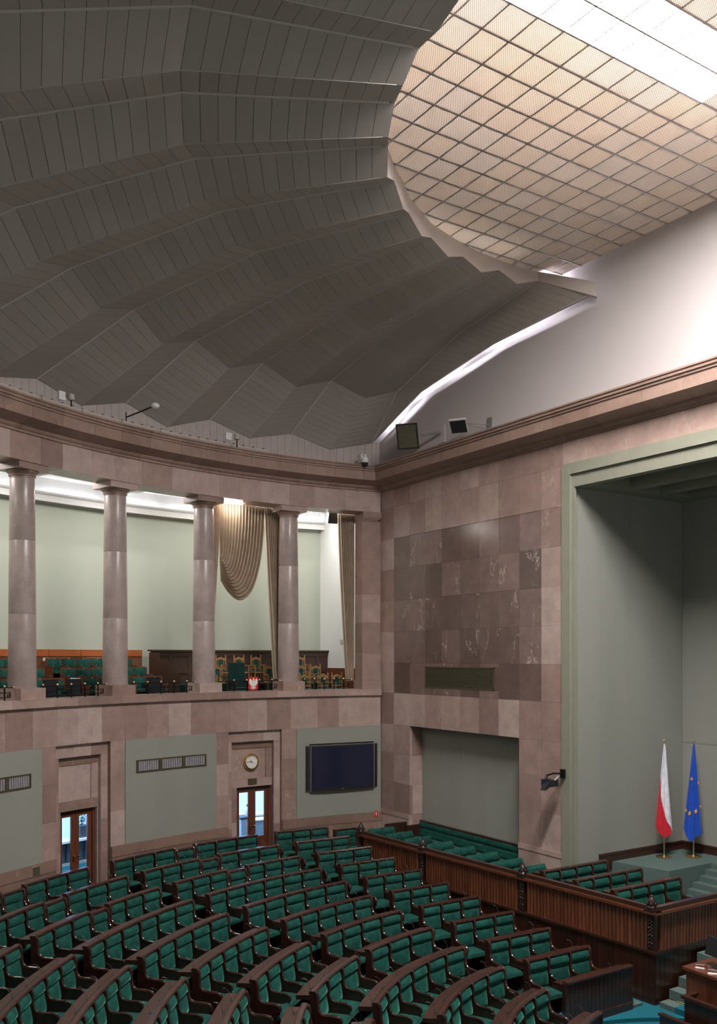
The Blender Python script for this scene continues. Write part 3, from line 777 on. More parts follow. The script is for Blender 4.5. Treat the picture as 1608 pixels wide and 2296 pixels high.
# ------------------------------------------------------------------ deputies' benches
def seat_meshes():
    M = {}
    # back pad (0.62 m module), bulging
    def pad(zs, xs, w, mat, name):
        ys = [-0.5, -0.47, -0.40, -0.2, 0, 0.2, 0.40, 0.47, 0.5]
        fy = [0.15, 0.62, 0.92, 1, 1, 1, 0.92, 0.62, 0.15]
        v = []; f = []; n = len(zs)
        for y, k in zip(ys, fy):
            for z, x in zip(zs, xs): v.append((x[0] + x[1] * k, y * w, z))
        for i in range(len(ys) - 1):
            for j in range(n - 1): f.append((i * n + j, i * n + j + 1, (i + 1) * n + j + 1, (i + 1) * n + j))
        # back face
        m = len(v)
        v += [(0.0, ys[0] * w, zs[0]), (0.0, ys[0] * w, zs[-1]), (0.0, ys[-1] * w, zs[-1]), (0.0, ys[-1] * w, zs[0])]
        f += [tuple(range(n)) + (m + 1, m), tuple(reversed([(len(ys) - 1) * n + j for j in range(n)])) + (m + 3, m + 2)]
        f += [tuple(i * n for i in range(len(ys))) + (m + 3, m), tuple(reversed([i * n + n - 1 for i in range(len(ys))])) + (m + 1, m + 2)]
        b = MB(); b.add(v, f); return b.mesh(name, mat, True)
    zl = [0.42, 0.45, 0.52, 0.62, 0.72, 0.80, 0.835, 0.845]
    M['pad'] = pad(zl, [(0.04, 0.0), (0.05, 0.05), (0.05, 0.085), (0.045, 0.085), (0.035, 0.075), (0.03, 0.06), (0.03, 0.03), (0.02, 0.0)], 0.575, 'velvet', 'back_cushion')
    zh = [0.845, 0.855, 0.89, 0.94, 0.99, 1.035, 1.055, 1.06]
    M['roll'] = pad(zh, [(0.02, 0.0), (0.025, 0.05), (0.025, 0.085), (0.02, 0.095), (0.015, 0.085), (0.01, 0.06), (0.01, 0.03), (0.01, 0.0)], 0.575, 'velvet', 'head_roll')
    # seat cushion on a thin wooden board
    b = MB(); ys = [-0.29, -0.27, -0.2, 0, 0.2, 0.27, 0.29]; xs = [0.07, 0.10, 0.2, 0.40, 0.52, 0.575, 0.59]
    hx = [0.6, 0.9, 1, 1, 0.95, 0.7, 0.2]; hy = [0.3, 0.75, 1, 1, 1, 0.75, 0.3]
    v = [(x, y, 0.37 + 0.11 * (0.35 + 0.65 * a * c)) for x, a in zip(xs, hx) for y, c in zip(ys, hy)]; n = 7
    f = [(i * n + j, i * n + j + 1, (i + 1) * n + j + 1, (i + 1) * n + j) for i in range(6) for j in range(6)]
    m = len(v); v += [(0.07, -0.29, 0.37), (0.59, -0.29, 0.37), (0.59, 0.29, 0.37), (0.07, 0.29, 0.37)]
    f += [tuple(range(7)) + (m + 3, m), tuple(reversed(range(42, 49))) + (m + 1, m + 2), tuple(range(0, 49, 7)) + (m + 1, m), tuple(reversed(range(6, 49, 7))) + (m + 3, m + 2)]
    b.add(v, f); b.cur = 1; b.box(0.05, 0.58, -0.285, 0.285, 0.345, 0.37)
    M['seat'] = b.mesh('seat_cushion', ['velvet', 'bench_top'], True)
    # arm partitions with a rounded moulding
    out = [(-0.045, 0.0), (-0.045, 1.09), (0.02, 1.105), (0.07, 1.085), (0.087, 1.03), (0.088, 0.92), (0.093, 0.82), (0.115, 0.745), (0.16, 0.69), (0.22, 0.668), (0.30, 0.66),
           (0.40, 0.66), (0.48, 0.655), (0.54, 0.635), (0.57, 0.585), (0.565, 0.53), (0.54, 0.49), (0.51, 0.44), (0.495, 0.30), (0.48, 0.0)]
    top = out[2:17]
    def arm(th, r, name):
        b = MB(); b.prism(out, (0, 0, 0), (1, 0, 0), (0, 0, 1), (0, 1, 0), -th / 2, th / 2)
        b.cur = 1; b.tube([(x, 0, z) for x, z in top], r, 8)
        return b.mesh(name, ['bench_wood', 'bench_top'], True)
    M['arm'] = arm(0.035, 0.026, 'armrest'); M['end'] = arm(0.070, 0.036, 'end_panel')
    # gooseneck microphone
    b = MB(); b.tube([(-0.16, 0, 1.04), (-0.175, 0, 1.10), (-0.205, 0.01, 1.17), (-0.25, 0.02, 1.22), (-0.30, 0.03, 1.235)], 0.004, 4); b.tube([(-0.30, 0.03, 1.235), (-0.335, 0.04, 1.228)], 0.009, 5)
    b.cur = 1; b.box(-0.18, -0.155, -0.03, 0.03, 1.03, 1.046)
    M['mic'] = b.mesh('microphone', ['dark_steel', 'black_plastic'])
    b = MB(); b.box(-0.15, -0.115, -0.085, 0.085, 1.04, 1.054); M['slot'] = b.mesh('card_slot', 'black_plastic')
    return M
SEAT = seat_meshes()
P_BACK = [(-0.05, 0), (0, 0), (0, 1.075), (-0.05, 1.075)]
P_RAIL = [(-0.075, 1.07), (0.055, 1.07), (0.065, 1.10), (0.045, 1.13), (-0.045, 1.13), (-0.075, 1.115)]
P_SHELF = [(-0.34, 0.95), (-0.05, 0.95), (-0.05, 1.055), (-0.09, 1.05), (-0.34, 1.035)]
def place(name, me, root, p, f, origin, sy=1.0, dz=0.0):
    o = obj(name, me, root, (p.x - origin.x, p.y - origin.y, dz)); o.rotation_euler = (0, 0, atan2(f.y, f.x))
    if sy != 1.0: o.scale = (1, sy, 1)
    return o
def bench(name, pathf, n, zf, label, group, shelf=True, low=0.0, mics=True, root=None):
    """pathf(s) -> (point on the back line, forward direction); with root: a further length of the same bench"""
    if root is None:
        mid, _ = pathf(0.5); root = empty(name, (mid.x, mid.y, zf)); tag(root, label, 'bench', group)
    org = Vector(root.location)
    k = max(2, 2 * n)
    def sweep(prof, nm, mat, s0=0.0, s1=1.0):
        path = []
        for i in range(k + 1):
            p, f = pathf(s0 + (s1 - s0) * i / k); path.append(((p.x - org.x, p.y - org.y, 0), (f.x, f.y, 0), (0, 0, 1)))
        b = MB(); b.sweep([(u, w - low) if w > 0.5 else (u, w) for u, w in prof], path); return b.build(nm, mat, root)
    sweep(P_BACK, 'back_panel', 'bench_wood'); sweep(P_RAIL, 'top_rail', 'bench_top')
    if shelf: sweep(P_SHELF, 'desk_shelf', 'bench_top')
    p0, p1 = pathf(0)[0], pathf(1)[0]
    L = sum((pathf(i / 20)[0] - pathf((i + 1) / 20)[0]).length for i in range(20)); sy = (L / n) / 0.645
    for i in range(n + 1):
        p, f = pathf(i / n); e = i in (0, n)
        side = Vector((-f.y, f.x, 0)) * (0.04 if i == 0 else -0.04 if i == n else 0)
        if (pathf(1)[0] - pathf(0)[0]).dot(Vector((-f.y, f.x, 0))) < 0: side = -side
        place('end_panel' if e else 'armrest', SEAT['end' if e else 'arm'], root, p + side, f, org, dz=-low)
    for i in range(n):
        p, f = pathf((i + 0.5) / n)
        c = place('back_cushion', SEAT['pad'], root, p, f, org, sy, -low)
        h = obj('head_roll', SEAT['roll'], c)
        place('seat_cushion', SEAT['seat'], root, p, f, org, sy)
        if shelf and mics:
            place('microphone', SEAT['mic'], root, p, f, org, 1.0 if i % 2 else -1.0)
            place('card_slot', SEAT['slot'], root, p, f, org)
    return root
def arc_path(k, a0, a1, r=None):
    r = r or ring_r(k)
    def fn(s):
        a = radians(a0 + (a1 - a0) * s); return Vector((RC[0] + r * cos(a), RC[1] + r * sin(a), 0)), Vector((-cos(a), -sin(a), 0))
    return fn
def line_path(p, q, fdir=None):
    p, q = Vector((*p, 0)), Vector((*q, 0)); d = (q - p).normalized(); f = Vector((d.y, -d.x, 0))
    if f.x < 0: f = -f
    return lambda s: (p.lerp(q, s), f)
ORD = ['', 'back', 'second', 'third', 'fourth', 'fifth', 'sixth', 'seventh', 'eighth', 'ninth', 'tenth', 'eleventh', 'twelfth']
NUM = {1: 'one-seat', 2: 'two-seat', 3: 'three-seat', 4: 'four-seat', 5: 'five-seat', 6: 'six-seat', 7: 'seven-seat', 8: 'eight-seat'}
# block beside the government box: straight benches, three seats each
A_ENDS = {1: ((-26.26, 13.63), (-26.12, 15.57)), 2: ((-24.99, 13.72), (-24.92, 15.66)), 3: ((-23.75, 13.75), (-23.69, 15.71)), 4: ((-22.53, 13.82), (-22.46, 15.75)),
          5: ((-21.27, 13.87), (-21.22, 15.81)), 6: ((-20.01, 13.89), (-19.96, 15.83)), 7: ((-18.75, 13.94), (-18.70, 15.9)), 8: ((-17.48, 13.98), (-17.41, 15.93)),
          9: ((-16.2, 13.99), (-16.15, 15.97)), 10: ((-14.94, 14.03), (-14.90, 16.01))}
for k, (p, q) in A_ENDS.items():
    bench('deputies_bench', line_path(p, q), 3, ring_floor(k), 'short green three-seat bench, %s row beside the slatted barrier' % ORD[k], 'short benches beside the barrier', shelf=k > 1)
TABLE = [('B', 1, 202.64, 194.64, 3, 0), ('B', 1, 194.64, 192.19, 1, 1), ('B', 1, 192.19, 184.01, 3, 0), ('B', 2, 202.58, 194.77, 3, 0), ('B', 2, 194.77, 192.2, 1, 1), ('B', 2, 192.2, 183.88, 3, 0),
 ('B', 3, 202.62, 194.72, 3, 0), ('B', 3, 194.72, 191.94, 1, 1), ('B', 3, 191.94, 184.02, 3, 0), ('B', 4, 202.79, 184.35, 6, 0), ('B', 5, 202.65, 184.45, 5, 0), ('B', 6, 202.79, 184.92, 5, 0),
 ('B', 7, 203.26, 185.16, 4, 0), ('B', 8, 203.37, 185.78, 3, 0), ('B', 9, 224.4, 187.37, 6, 0), ('B', 10, 224.6, 188.31, 5, 0), ('B', 11, 224.6, 190.29, 4, 0),
 ('C', 1, 213.27, 205.5, 3, 0), ('C', 1, 215.97, 213.27, 1, 1), ('C', 1, 223.17, 215.97, 3, 0), ('C', 2, 212.87, 204.59, 3, 0), ('C', 2, 215.77, 212.87, 1, 1), ('C', 2, 223.17, 215.77, 3, 0),
 ('C', 3, 212.59, 204.8, 3, 0), ('C', 3, 215.25, 212.59, 1, 1), ('C', 3, 223.6, 215.25, 3, 0), ('C', 4, 223.6, 205.23, 6, 0), ('C', 5, 223.6, 205.9, 5, 0), ('C', 6, 224.0, 206.41, 5, 0), ('C', 7, 224.1, 206.94, 4, 0), ('C', 8, 224.4, 206.88, 3, 0),
 ('D', 3, 238.6, 225.75, 5, 0), ('D', 4, 243.0, 225.9, 6, 0), ('D', 5, 245.1, 226.25, 6, 0), ('D', 6, 244.5, 226.9, 5, 0), ('D', 7, 243.6, 227.52, 4, 0), ('D', 8, 243.0, 228.79, 3, 0), ('D', 9, 242.2, 230.9, 2, 0)]
BLOCK = {'B': 'middle block', 'C': 'left block', 'D': 'bottom left corner block'}
GRP = {'B': 'curved benches of the middle block', 'C': 'curved benches of the left block', 'D': 'curved benches of the corner block'}
rows = {}
for t in TABLE: rows.setdefault((t[0], t[1]), []).append(t)
for (blk, k), parts in rows.items():
    where = '%s row of the %s' % (ORD[k], BLOCK[blk]); root = None
    if len(parts) == 3: label = 'long green bench with a lowered middle seat, %s' % where
    else: label = 'curved green %s bench, %s' % (NUM[parts[0][4]], where)
    for _, _, a0, a1, n, low in parts:
        r = bench('deputies_bench', arc_path(k, a0, a1), n, ring_floor(k), label, GRP[blk], shelf=k > 1, low=0.07 if low else 0.0, root=root)
        root = root or r

# boarded front desks closing the blocks towards the well
def front_desk(name, pathf, n, zf, label, h=1.1):
    mid, _ = pathf(0.5); org = Vector((mid.x, mid.y, zf)); root = empty(name, org); tag(root, label, 'desk')
    for i in range(n):
        p, f = pathf((i + 0.04) / n); q, g = pathf((i + 0.96) / n)
        p, q = p - org, q - org; p.z = q.z = 0
        b = MB(); o2 = f * 0.035
        b.hexa([p, q, q + o2, p + o2] + [v + Vector((0, 0, h - 0.08)) for v in (p, q, q + o2, p + o2)]); b.build('front_board', 'bench_wood', root)
    def sw(prof, nm, mat):
        path = []
        for i in range(9):
            p, f = pathf(i / 8); path.append(((p.x - org.x, p.y - org.y, 0), (f.x, f.y, 0), (0, 0, 1)))
        b = MB(); b.sweep(prof, path); return b.build(nm, mat, root)
    sw([(-0.03, 0), (0.005, 0), (0.005, h - 0.06), (-0.03, h - 0.06)], 'back_panel', 'bench_wood')
    sw([(-0.34, h - 0.17), (-0.03, h - 0.17), (-0.03, h - 0.08), (-0.34, h - 0.1)], 'desk_shelf', 'bench_top')
    sw([(-0.07, h - 0.06), (0.07, h - 0.06), (0.075, h - 0.02), (0.05, h), (-0.05, h), (-0.07, h - 0.02)], 'top_rail', 'bench_top')
    sw([(0.0, 0.0), (0.06, 0.0), (0.06, 0.26), (0.05, 0.28), (0.0, 0.28)], 'plinth', 'bench_wood')
    for s in (0, 1):
        p, f = pathf(s); p = p - org
        b = MB(); d = Vector((-f.y, f.x, 0)) * 0.03; a = f * 0.05
        b.hexa([p - a - d, p + a - d, p + a + d, p - a + d] + [Vector((v.x, v.y, h - 0.03)) for v in (p - a - d, p + a - d, p + a + d, p - a + d)]); b.build('end_post', 'bench_top', root)
    for s in (0.2, 0.5, 0.8): place('microphone', SEAT['mic'], root, pathf(s)[0], pathf(s)[1], org, 1.0, -0.12)
    return root
front_desk('front_desk', line_path((-13.74, 14.05), (-13.74, 16.1)), 16, 0.0, 'dark boarded front desk closing the straight block beside the barrier')
front_desk('front_desk', arc_path(12, 224.6, 190.2), 14, 0.0, 'curved front desk of the middle block, cut by the bottom edge', 1.01)
# two-seat wooden bench against the round wall behind the barrier's end
# ------------------------------------------------------------------ columns of the gallery
COLA = [208.36, 198.53, 188.58, 178.68]
WHICH = ['stone column at the left edge of the picture', 'stone column between the two left gallery bays', 'stone column left of the looped curtain', 'stone column right of the looped curtain']
def frame_at(deg, r, z): return hp(deg, r, z), radians(deg)        # local x points outward, y along the wall
for a, lab in zip(COLA, WHICH):
    loc, rz = frame_at(a, HR + 0.5, Z_LEDGE1)
    root = empty('stone_column', loc, rz); tag(root, 'tall round ' + lab, 'column', 'columns of the gallery')
    MB().box(-0.45, 0.42, -0.43, 0.43, 0, 0.32).build('column_base', 'marble', root)
    zs = [0.32, 2.38, 4.42, 6.14]; R0, R1 = 0.385, 0.335
    for i in range(3):
        r0 = R0 + (R1 - R0) * i / 3; r1 = R0 + (R1 - R0) * (i + 1) / 3
        b = MB(); b.lathe([(r0 - 0.004, zs[i] + 0.002), (r0, zs[i] + 0.012), (r1, zs[i + 1] - 0.012), (r1 - 0.004, zs[i + 1] - 0.002)], n=32); b.build('shaft_drum', 'column_stone', root, True)
    b = MB(); b.lathe([(R1, 6.14), (R1, 6.2), (R1 + 0.03, 6.205), (R1 + 0.03, 6.23), (R1 + 0.005, 6.235), (R1 + 0.02, 6.26), (R1 + 0.075, 6.3), (R1 + 0.10, 6.335), (R1 + 0.10, 6.35)], n=32); b.build('capital', 'marble_brown', root, True)
    MB().box(-0.47, 0.47, -0.5, 0.5, 6.35, 6.534).build('abacus', 'marble', root)
loc, rz = frame_at(169.35, HR + 0.42, Z_LEDGE1)
root = empty('corner_pilaster', loc, rz); tag(root, 'square stone pilaster closing the gallery at the corner of the hall', 'pilaster')
MB().box(-0.45, 0.4, -0.36, 0.4, 0, 0.32).build('pilaster_base', 'marble', root)
for z0, z1 in ((0.32, 1.3), (1.3, 2.45), (2.45, 3.5), (3.5, 4.8), (4.8, 6.2)): MB().box(-0.36, 0.36, -0.44, 0.36, z0 + 0.003, z1 - 0.003).build('pilaster_block', 'marble', root)
MB().box(-0.40, 0.4, -0.26, 0.36, 6.2, 6.25).box(-0.44, 0.4, -0.31, 0.36, 6.25, 6.30).box(-0.47, 0.42, -0.36, 0.36, 6.30, 6.534).build('capital', 'marble', root)

# ------------------------------------------------------------------ railings on the ledge
def railing(a0, a1, label):
    am = (a0 + a1) / 2; loc, rz = frame_at(am, HR + 0.3, Z_LEDGE1)
    root = empty('ledge_railing', loc, rz); tag(root, label, 'railing', 'railings on the gallery ledge')
    w = radians(a1 - a0) * (HR + 0.3) / 2
    b = MB(); b.box(-0.012, 0.012, -w, w, 0.34, 0.364); b.build('top_bar', 'black_metal', root)
    b = MB(); b.box(-0.012, 0.012, -w + 0.12, w, 0.20, 0.222); b.build('middle_bar', 'black_metal', root)
    b = MB(); b.box(-0.012, 0.012, -w + 0.12, w, 0.075, 0.097); b.build('low_bar', 'black_metal', root)
    # square spiral at the near end of each run
    for s in (-1,):
        y = -w + 0.12
        b = MB(); b.box(-0.012, 0.012, y, y + 0.022, 0.075, 0.222).box(-0.012, 0.012, y, y + 0.10, 0.075, 0.097).box(-0.012, 0.012, y + 0.08, y + 0.1, 0.075, 0.165).box(-0.012, 0.012, y + 0.05, y + 0.1, 0.145, 0.165)
        b.build('meander_end', 'black_metal', root)
    n = 5
    for i in range(n):
        y = -w + 0.32 + (2 * w - 0.4) * i / (n - 1) * 0.98
        b = MB(); b.box(-0.014, 0.014, y - 0.014, y + 0.014, 0.0, 0.36); p = b.build('rail_post', 'black_metal', root)
        b = MB(); b.ball((0, y, 0.385), 0.034, 10, 6); b.build('brass_knob', 'pale_brass', p, True)
    b = MB(); b.ball((0, -w, 0.352), 0.028, 8, 6); b.build('end_knob', 'pale_brass', root, True)
BAYS = [(171.4, 177.35, 'black ledge railing beside the corner pilaster'), (179.95, 187.3, 'black ledge railing carrying the red eagle shield'), (189.9, 197.2, 'black ledge railing in front of the dark wooden screen'),
        (199.85, 207.0, 'black ledge railing in front of the green gallery seats'), (209.7, 214.5, 'black ledge railing cut by the left edge of the picture')]
for a0, a1, lab in BAYS: railing(a0, a1, lab)

# red shield with a white eagle
loc, rz = frame_at(183.34, HR + 0.19, Z_LEDGE1 + 0.03)
root = empty('eagle_shield', loc, rz); tag(root, 'small red shield with a crowned white eagle on the gallery railing', 'emblem')
W, H = 0.19, 0.46
MB().prism([(-W, 0.06), (-W + 0.05, 0.015), (-0.03, 0.01), (0, -0.02), (0.03, 0.01), (W - 0.05, 0.015), (W, 0.06), (W, H), (-W, H)], (0, 0, 0), (0, 1, 0), (0, 0, 1), (1, 0, 0), 0.0, 0.03).build('shield_plate', 'red_paint', root)
def half(s):
    wing = [(0.03, 0.30), (0.06, 0.34), (0.09, 0.385), (0.125, 0.41), (0.15, 0.39), (0.165, 0.34), (0.165, 0.27), (0.15, 0.21), (0.135, 0.235), (0.125, 0.17), (0.108, 0.20), (0.098, 0.14), (0.082, 0.175), (0.07, 0.125), (0.055, 0.165), (0.04, 0.15)]
    return [(s * x, z) for x, z in wing]
for s in (-1, 1): MB().prism(half(s), (0, 0, 0), (0, 1, 0), (0, 0, 1), (1, 0, 0), -0.008, 0.0).build('eagle_wing', 'paper', root)
MB().prism([(-0.035, 0.16), (-0.045, 0.24), (-0.035, 0.31), (-0.02, 0.34), (-0.03, 0.365), (-0.05, 0.362), (-0.035, 0.39), (-0.005, 0.40), (0.02, 0.385), (0.028, 0.35), (0.035, 0.31), (0.045, 0.24), (0.035, 0.16), (0.02, 0.12), (-0.02, 0.12)], (0, 0, 0), (0, 1, 0), (0, 0, 1), (1, 0, 0), -0.012, 0.0).build('eagle_body', 'paper', root)
MB().prism([(-0.02, 0.13), (-0.05, 0.05), (-0.025, 0.06), (0, 0.03), (0.025, 0.06), (0.05, 0.05), (0.02, 0.13)], (0, 0, 0), (0, 1, 0), (0, 0, 1), (1, 0, 0), -0.009, 0.0).build('eagle_tail', 'paper', root)
for s in (-1, 1): MB().prism([(s * 0.04, 0.14), (s * 0.085, 0.10), (s * 0.11, 0.105), (s * 0.10, 0.085), (s * 0.115, 0.065), (s * 0.09, 0.07), (s * 0.075, 0.055), (s * 0.072, 0.085), (s * 0.03, 0.12)], (0, 0, 0), (0, 1, 0), (0, 0, 1), (1, 0, 0), -0.009, 0.0).build('eagle_claw', 'paper', root)
MB().prism([(-0.03, 0.398), (-0.038, 0.432), (-0.018, 0.418), (-0.005, 0.44), (0.008, 0.418), (0.026, 0.43), (0.02, 0.398)], (0, 0, 0), (0, 1, 0), (0, 0, 1), (1, 0, 0), -0.012, 0.0).build('crown', 'gold_star', root)

# ------------------------------------------------------------------ gallery woodwork
scr = empty('wooden_screen', hp(179.2, 22.8, 6.62)); tag(scr, 'dark panelled wooden screen behind the carved chairs', 'screen')
o_ = Vector(hp(179.2, 22.8, 6.62))
def scrb(name, a0, a1, r0, r1, z0, z1, mat, n=3):
    b = MB(); b.sector(a0, a1, r0, r1, z0, z1, n); b.v = [tuple(Vector(v) - o_) for v in b.v]; return b.build(name, mat, scr)
g = 169.3
while g < 188.9:
    g1 = g + 1.96
    scrb('panel', g, g1, 22.8, 22.86, 6.62, 8.2, 'gallery_wood', 2)
    scrb('stile', g - 0.12, g + 0.12, 22.77, 22.82, 6.62, 8.2, 'gallery_wood', 1); scrb('panel_rail', g, g1, 22.77, 22.82, 7.38, 7.5, 'gallery_wood', 2); scrb('panel_rail', g, g1, 22.77, 22.82, 8.02, 8.2, 'gallery_wood', 2)
    g = g1
scrb('cap_rail', 169.1, 189.1, 22.7, 22.92, 8.2, 8.26, 'gallery_wood', 10)
for r in (20.7, 21.4, 22.1): scrb('return_panel', 189.0, 189.12, r, r + 0.69, 6.62, 7.45 + (r - 20.7) * 0.5, 'gallery_wood', 1)
ob = empty('back_board', hp(200, 23.3, 6.7)); tag(ob, 'bright orange wooden board along the gallery back wall', 'board'); o_ = Vector(hp(200, 23.3, 6.7)); scr = ob
for g in range(189, 222, 3):
    scrb('orange_board', g + 0.02 + 0.1, g + 3.08, 23.3, 23.38, 8.02, 8.25, 'orange_wood', 3); scrb('brown_panel', g + 0.1, g + 3.09, 23.33, 23.39, 6.8, 8.02, 'brown_board', 3)

# rows of green folding seats
def gmesh():
    M = {}
    b = MB(); ys = [-0.5, -0.46, -0.3, 0, 0.3, 0.46, 0.5]; zs = [0.40, 0.44, 0.58, 0.72, 0.78, 0.80]
    v = [(-0.04 - 0.07 * (1 - abs(2 * y) ** 4) * (0.3 + 0.7 * sin(pi * min(1, max(0, (z - 0.38) / 0.44)))), y * 0.5, z) for y in ys for z in zs]; n = 6
    f = [(i * n + j, i * n + j + 1, (i + 1) * n + j + 1, (i + 1) * n + j) for i in range(6) for j in range(5)]
    b.add(v, f); b.box(-0.04, 0.0, -0.25, 0.25, 0.40, 0.80); M['pad'] = b.mesh('back_cushion', 'velvet', True)
    b = MB(); b.box(-0.42, -0.05, -0.24, 0.24, 0.33, 0.43); M['seat'] = b.mesh('seat_cushion', 'velvet')
    b = MB(); b.box(-0.36, 0.02, -0.022, 0.022, 0.0, 0.56).box(-0.40, -0.05, -0.028, 0.028, 0.54, 0.58).box(-0.03, 0.03, -0.025, 0.025, 0.5, 0.82); b.ball((-0.38, 0, 0.565), 0.032, 8, 5)
    M['arm'] = b.mesh('armrest', 'door_wood')
    b = MB(); b.box(-0.055, -0.04, -0.022, 0.022, 0.80, 0.842); M['plate'] = b.mesh('number_plate', 'pale_brass')
    return M
GM = gmesh()
def gallery_row(r, a0, a1, zf, label):
    am = (a0 + a1) / 2; org = Vector(hp(am, r, zf)); root = empty('gallery_bench', org); tag(root, label, 'bench', 'green benches in the gallery')
    n = max(1, round(radians(a1 - a0) * r / 0.56)); w = (a1 - a0) / n
    b = MB(); b.sector(a0, a1, r - 0.03, r + 0.05, zf + 0.80, zf + 0.845, n); b.v = [tuple(Vector(v) - org) for v in b.v]; b.build('top_rail', 'door_wood', root)
    b = MB(); b.sector(a0, a1, r, r + 0.03, zf + 0.05, zf + 0.8, n); b.v = [tuple(Vector(v) - org) for v in b.v]; b.build('back_panel', 'gallery_wood', root)
    def put(nm, me, a):
        o = obj(nm, me, root, Vector(hp(a, r, zf)) - org, radians(a)); return o
    for i in range(n + 1): put('armrest', GM['arm'], a0 + w * i)
    for i in range(n):
        put('back_cushion', GM['pad'], a0 + w * (i + 0.5)); put('seat_cushion', GM['seat'], a0 + w * (i + 0.5)); put('number_plate', GM['plate'], a0 + w * (i + 0.5))
    return root
for r, a0, a1, zf, lab in ((22.7, 191.0, 199.3, 7.12, 'green gallery bench, top row behind the second column'), (21.8, 190.9, 199.4, 6.81, 'green gallery bench, middle row behind the second column'),
                           (20.9, 190.7, 198.9, 6.5, 'green gallery bench, bottom row behind the second column'), (22.7, 202.0, 208.5, 7.12, 'green gallery bench, top row behind the leftmost column'),
                           (21.8, 201.1, 209.5, 6.81, 'green gallery bench, middle row behind the leftmost column'), (20.9, 200.9, 210.5, 6.5, 'green gallery bench, bottom row behind the leftmost column')):
    gallery_row(r, a0, a1, zf, lab)
for i, (a, r, z) in enumerate(((198.9, 21.3, 7.12), (197.6, 23.1, 8.0), (193.6, 23.1, 8.0))):
    b = MB()
    if i == 0: b.box(-0.01, 0.05, -0.18, 0.18, -0.05, 0.2)
    else: b.box(0, 0.1, -0.5, 0.5, -0.05, 0.06)
    o = b.build('paper_stack', 'paper'); o.location = hp(a, r, z - (0.0 if i == 0 else 0.09)); o.rotation_euler = (0, 0, radians(a))
    tag(o, ['white paper card standing on an aisle seat in the gallery', 'white papers on the shelf above the left end of the top gallery bench', 'white papers on the shelf above the right end of the top gallery bench'][i], 'paper', 'papers in the gallery')

# black office chairs in front of the gallery seats
def office_chair(a, r, zf, label):
    loc, rz = frame_at(a, r, zf); root = empty('office_chair', loc, rz); tag(root, label, 'chair', 'black office chairs in the gallery')
    MB().box(0.16, 0.24, -0.24, 0.24, 0.5, 0.98).build('backrest', 'dark_cloth', root); MB().box(-0.24, 0.2, -0.25, 0.25, 0.42, 0.52).build('seat', 'dark_cloth', root)
    for s in (-1, 1): MB().box(-0.2, 0.18, s * 0.27 - 0.03, s * 0.27 + 0.03, 0.64, 0.68).box(-0.02, 0.02, s * 0.27 - 0.02, s * 0.27 + 0.02, 0.45, 0.66).build('armrest', 'black_plastic', root)
    MB().lathe([(0.03, 0.08), (0.03, 0.44)], n=8).build('gas_lift', 'black_metal', root)
    for i in range(5):
        c, s = cos(i * 2 * pi / 5), sin(i * 2 * pi / 5); MB().tube([(0, 0, 0.09), (0.28 * c, 0.28 * s, 0.05)], 0.022, 5).ball((0.28 * c, 0.28 * s, 0.035), 0.035, 6, 4).build('leg', 'black_plastic', root)
office_chair(203.4, 20.1, 6.34, 'black office chair left of the second column'); office_chair(200.95, 20.15, 6.34, 'black office chair next to the second column railing')
office_chair(192.4, 20.2, 6.34, 'black office chair right of the second column')

# carved wooden chairs
def carved_chair(a, r, zf, label):
    loc, rz = frame_at(a, r, zf); root = empty('carved_chair', loc, rz); tag(root, label, 'chair', 'carved wooden chairs in the gallery')
    m = 'chair_wood'
    for s in (-1, 1):
        MB().box(0.18, 0.225, s * 0.2 - 0.022, s * 0.2 + 0.022, 0.0, 1.02).ball((0.2, s * 0.2, 1.04), 0.028, 6, 4).build('back_leg', m, root)
        MB().box(-0.225, -0.185, s * 0.22 - 0.022, s * 0.22 + 0.022, 0.0, 0.66).build('front_leg', m, root)
        MB().box(-0.25, 0.19, s * 0.215 - 0.025, s * 0.215 + 0.025, 0.655, 0.69).build('arm', m, root)
    MB().box(-0.24, 0.2, -0.235, 0.235, 0.38, 0.43).build('seat_frame', m, root); MB().box(-0.23, 0.17, -0.21, 0.21, 0.43, 0.475).build('seat', 'velvet', root)
    b = MB(); b.prism([(-0.18, 0.86), (-0.18, 0.93), (-0.14, 0.96), (-0.08, 0.955), (-0.05, 0.99), (0, 1.0), (0.05, 0.99), (0.08, 0.955), (0.14, 0.96), (0.18, 0.93), (0.18, 0.86), (0.05, 0.88), (0.03, 0.915), (0, 0.90), (-0.03, 0.915), (-0.05, 0.88)], (0, 0, 0), (0, 1, 0), (0, 0, 1), (1, 0, 0), 0.185, 0.215); b.build('crest_rail', m, root)
    MB().box(0.19, 0.212, -0.18, 0.18, 0.54, 0.58).build('lower_rail', m, root); MB().box(0.185, 0.215, -0.085, 0.085, 0.58, 0.88).build('back_pad', 'velvet', root)
    for s in (-1, 1): MB().box(0.19, 0.21, s * 0.12 - 0.015, s * 0.12 + 0.015, 0.58, 0.90).build('splat', m, root)
BK = [(184.0, 'behind the left of the tall armchair'), (182.3, 'back row, left of the tall armchair'), (180.35, 'back row, right of the tall armchair'), (178.5, 'back row, beside the drawn curtain'), (176.0, 'back row, half behind the column'), (173.7, 'back row, right of the column')]
for a, lab in BK: carved_chair(a, 22.1, 7.0, 'carved wooden chair with green seat, ' + lab)
for a, lab in ((183.9, 'middle row, left of the tall armchair'), (178.15, 'middle row, left of the column'), (174.6, 'middle row, right of the column'), (172.95, 'middle row, nearest the pilaster')): carved_chair(a, 21.2, 6.66, 'carved wooden chair with green seat, ' + lab)
for a, lab in ((175.3, 'front row, beside the column'), (173.15, 'front row, middle of three'), (171.55, 'front row, beside the pilaster')): carved_chair(a, 20.3, 6.34, 'carved wooden chair with green seat, ' + lab)
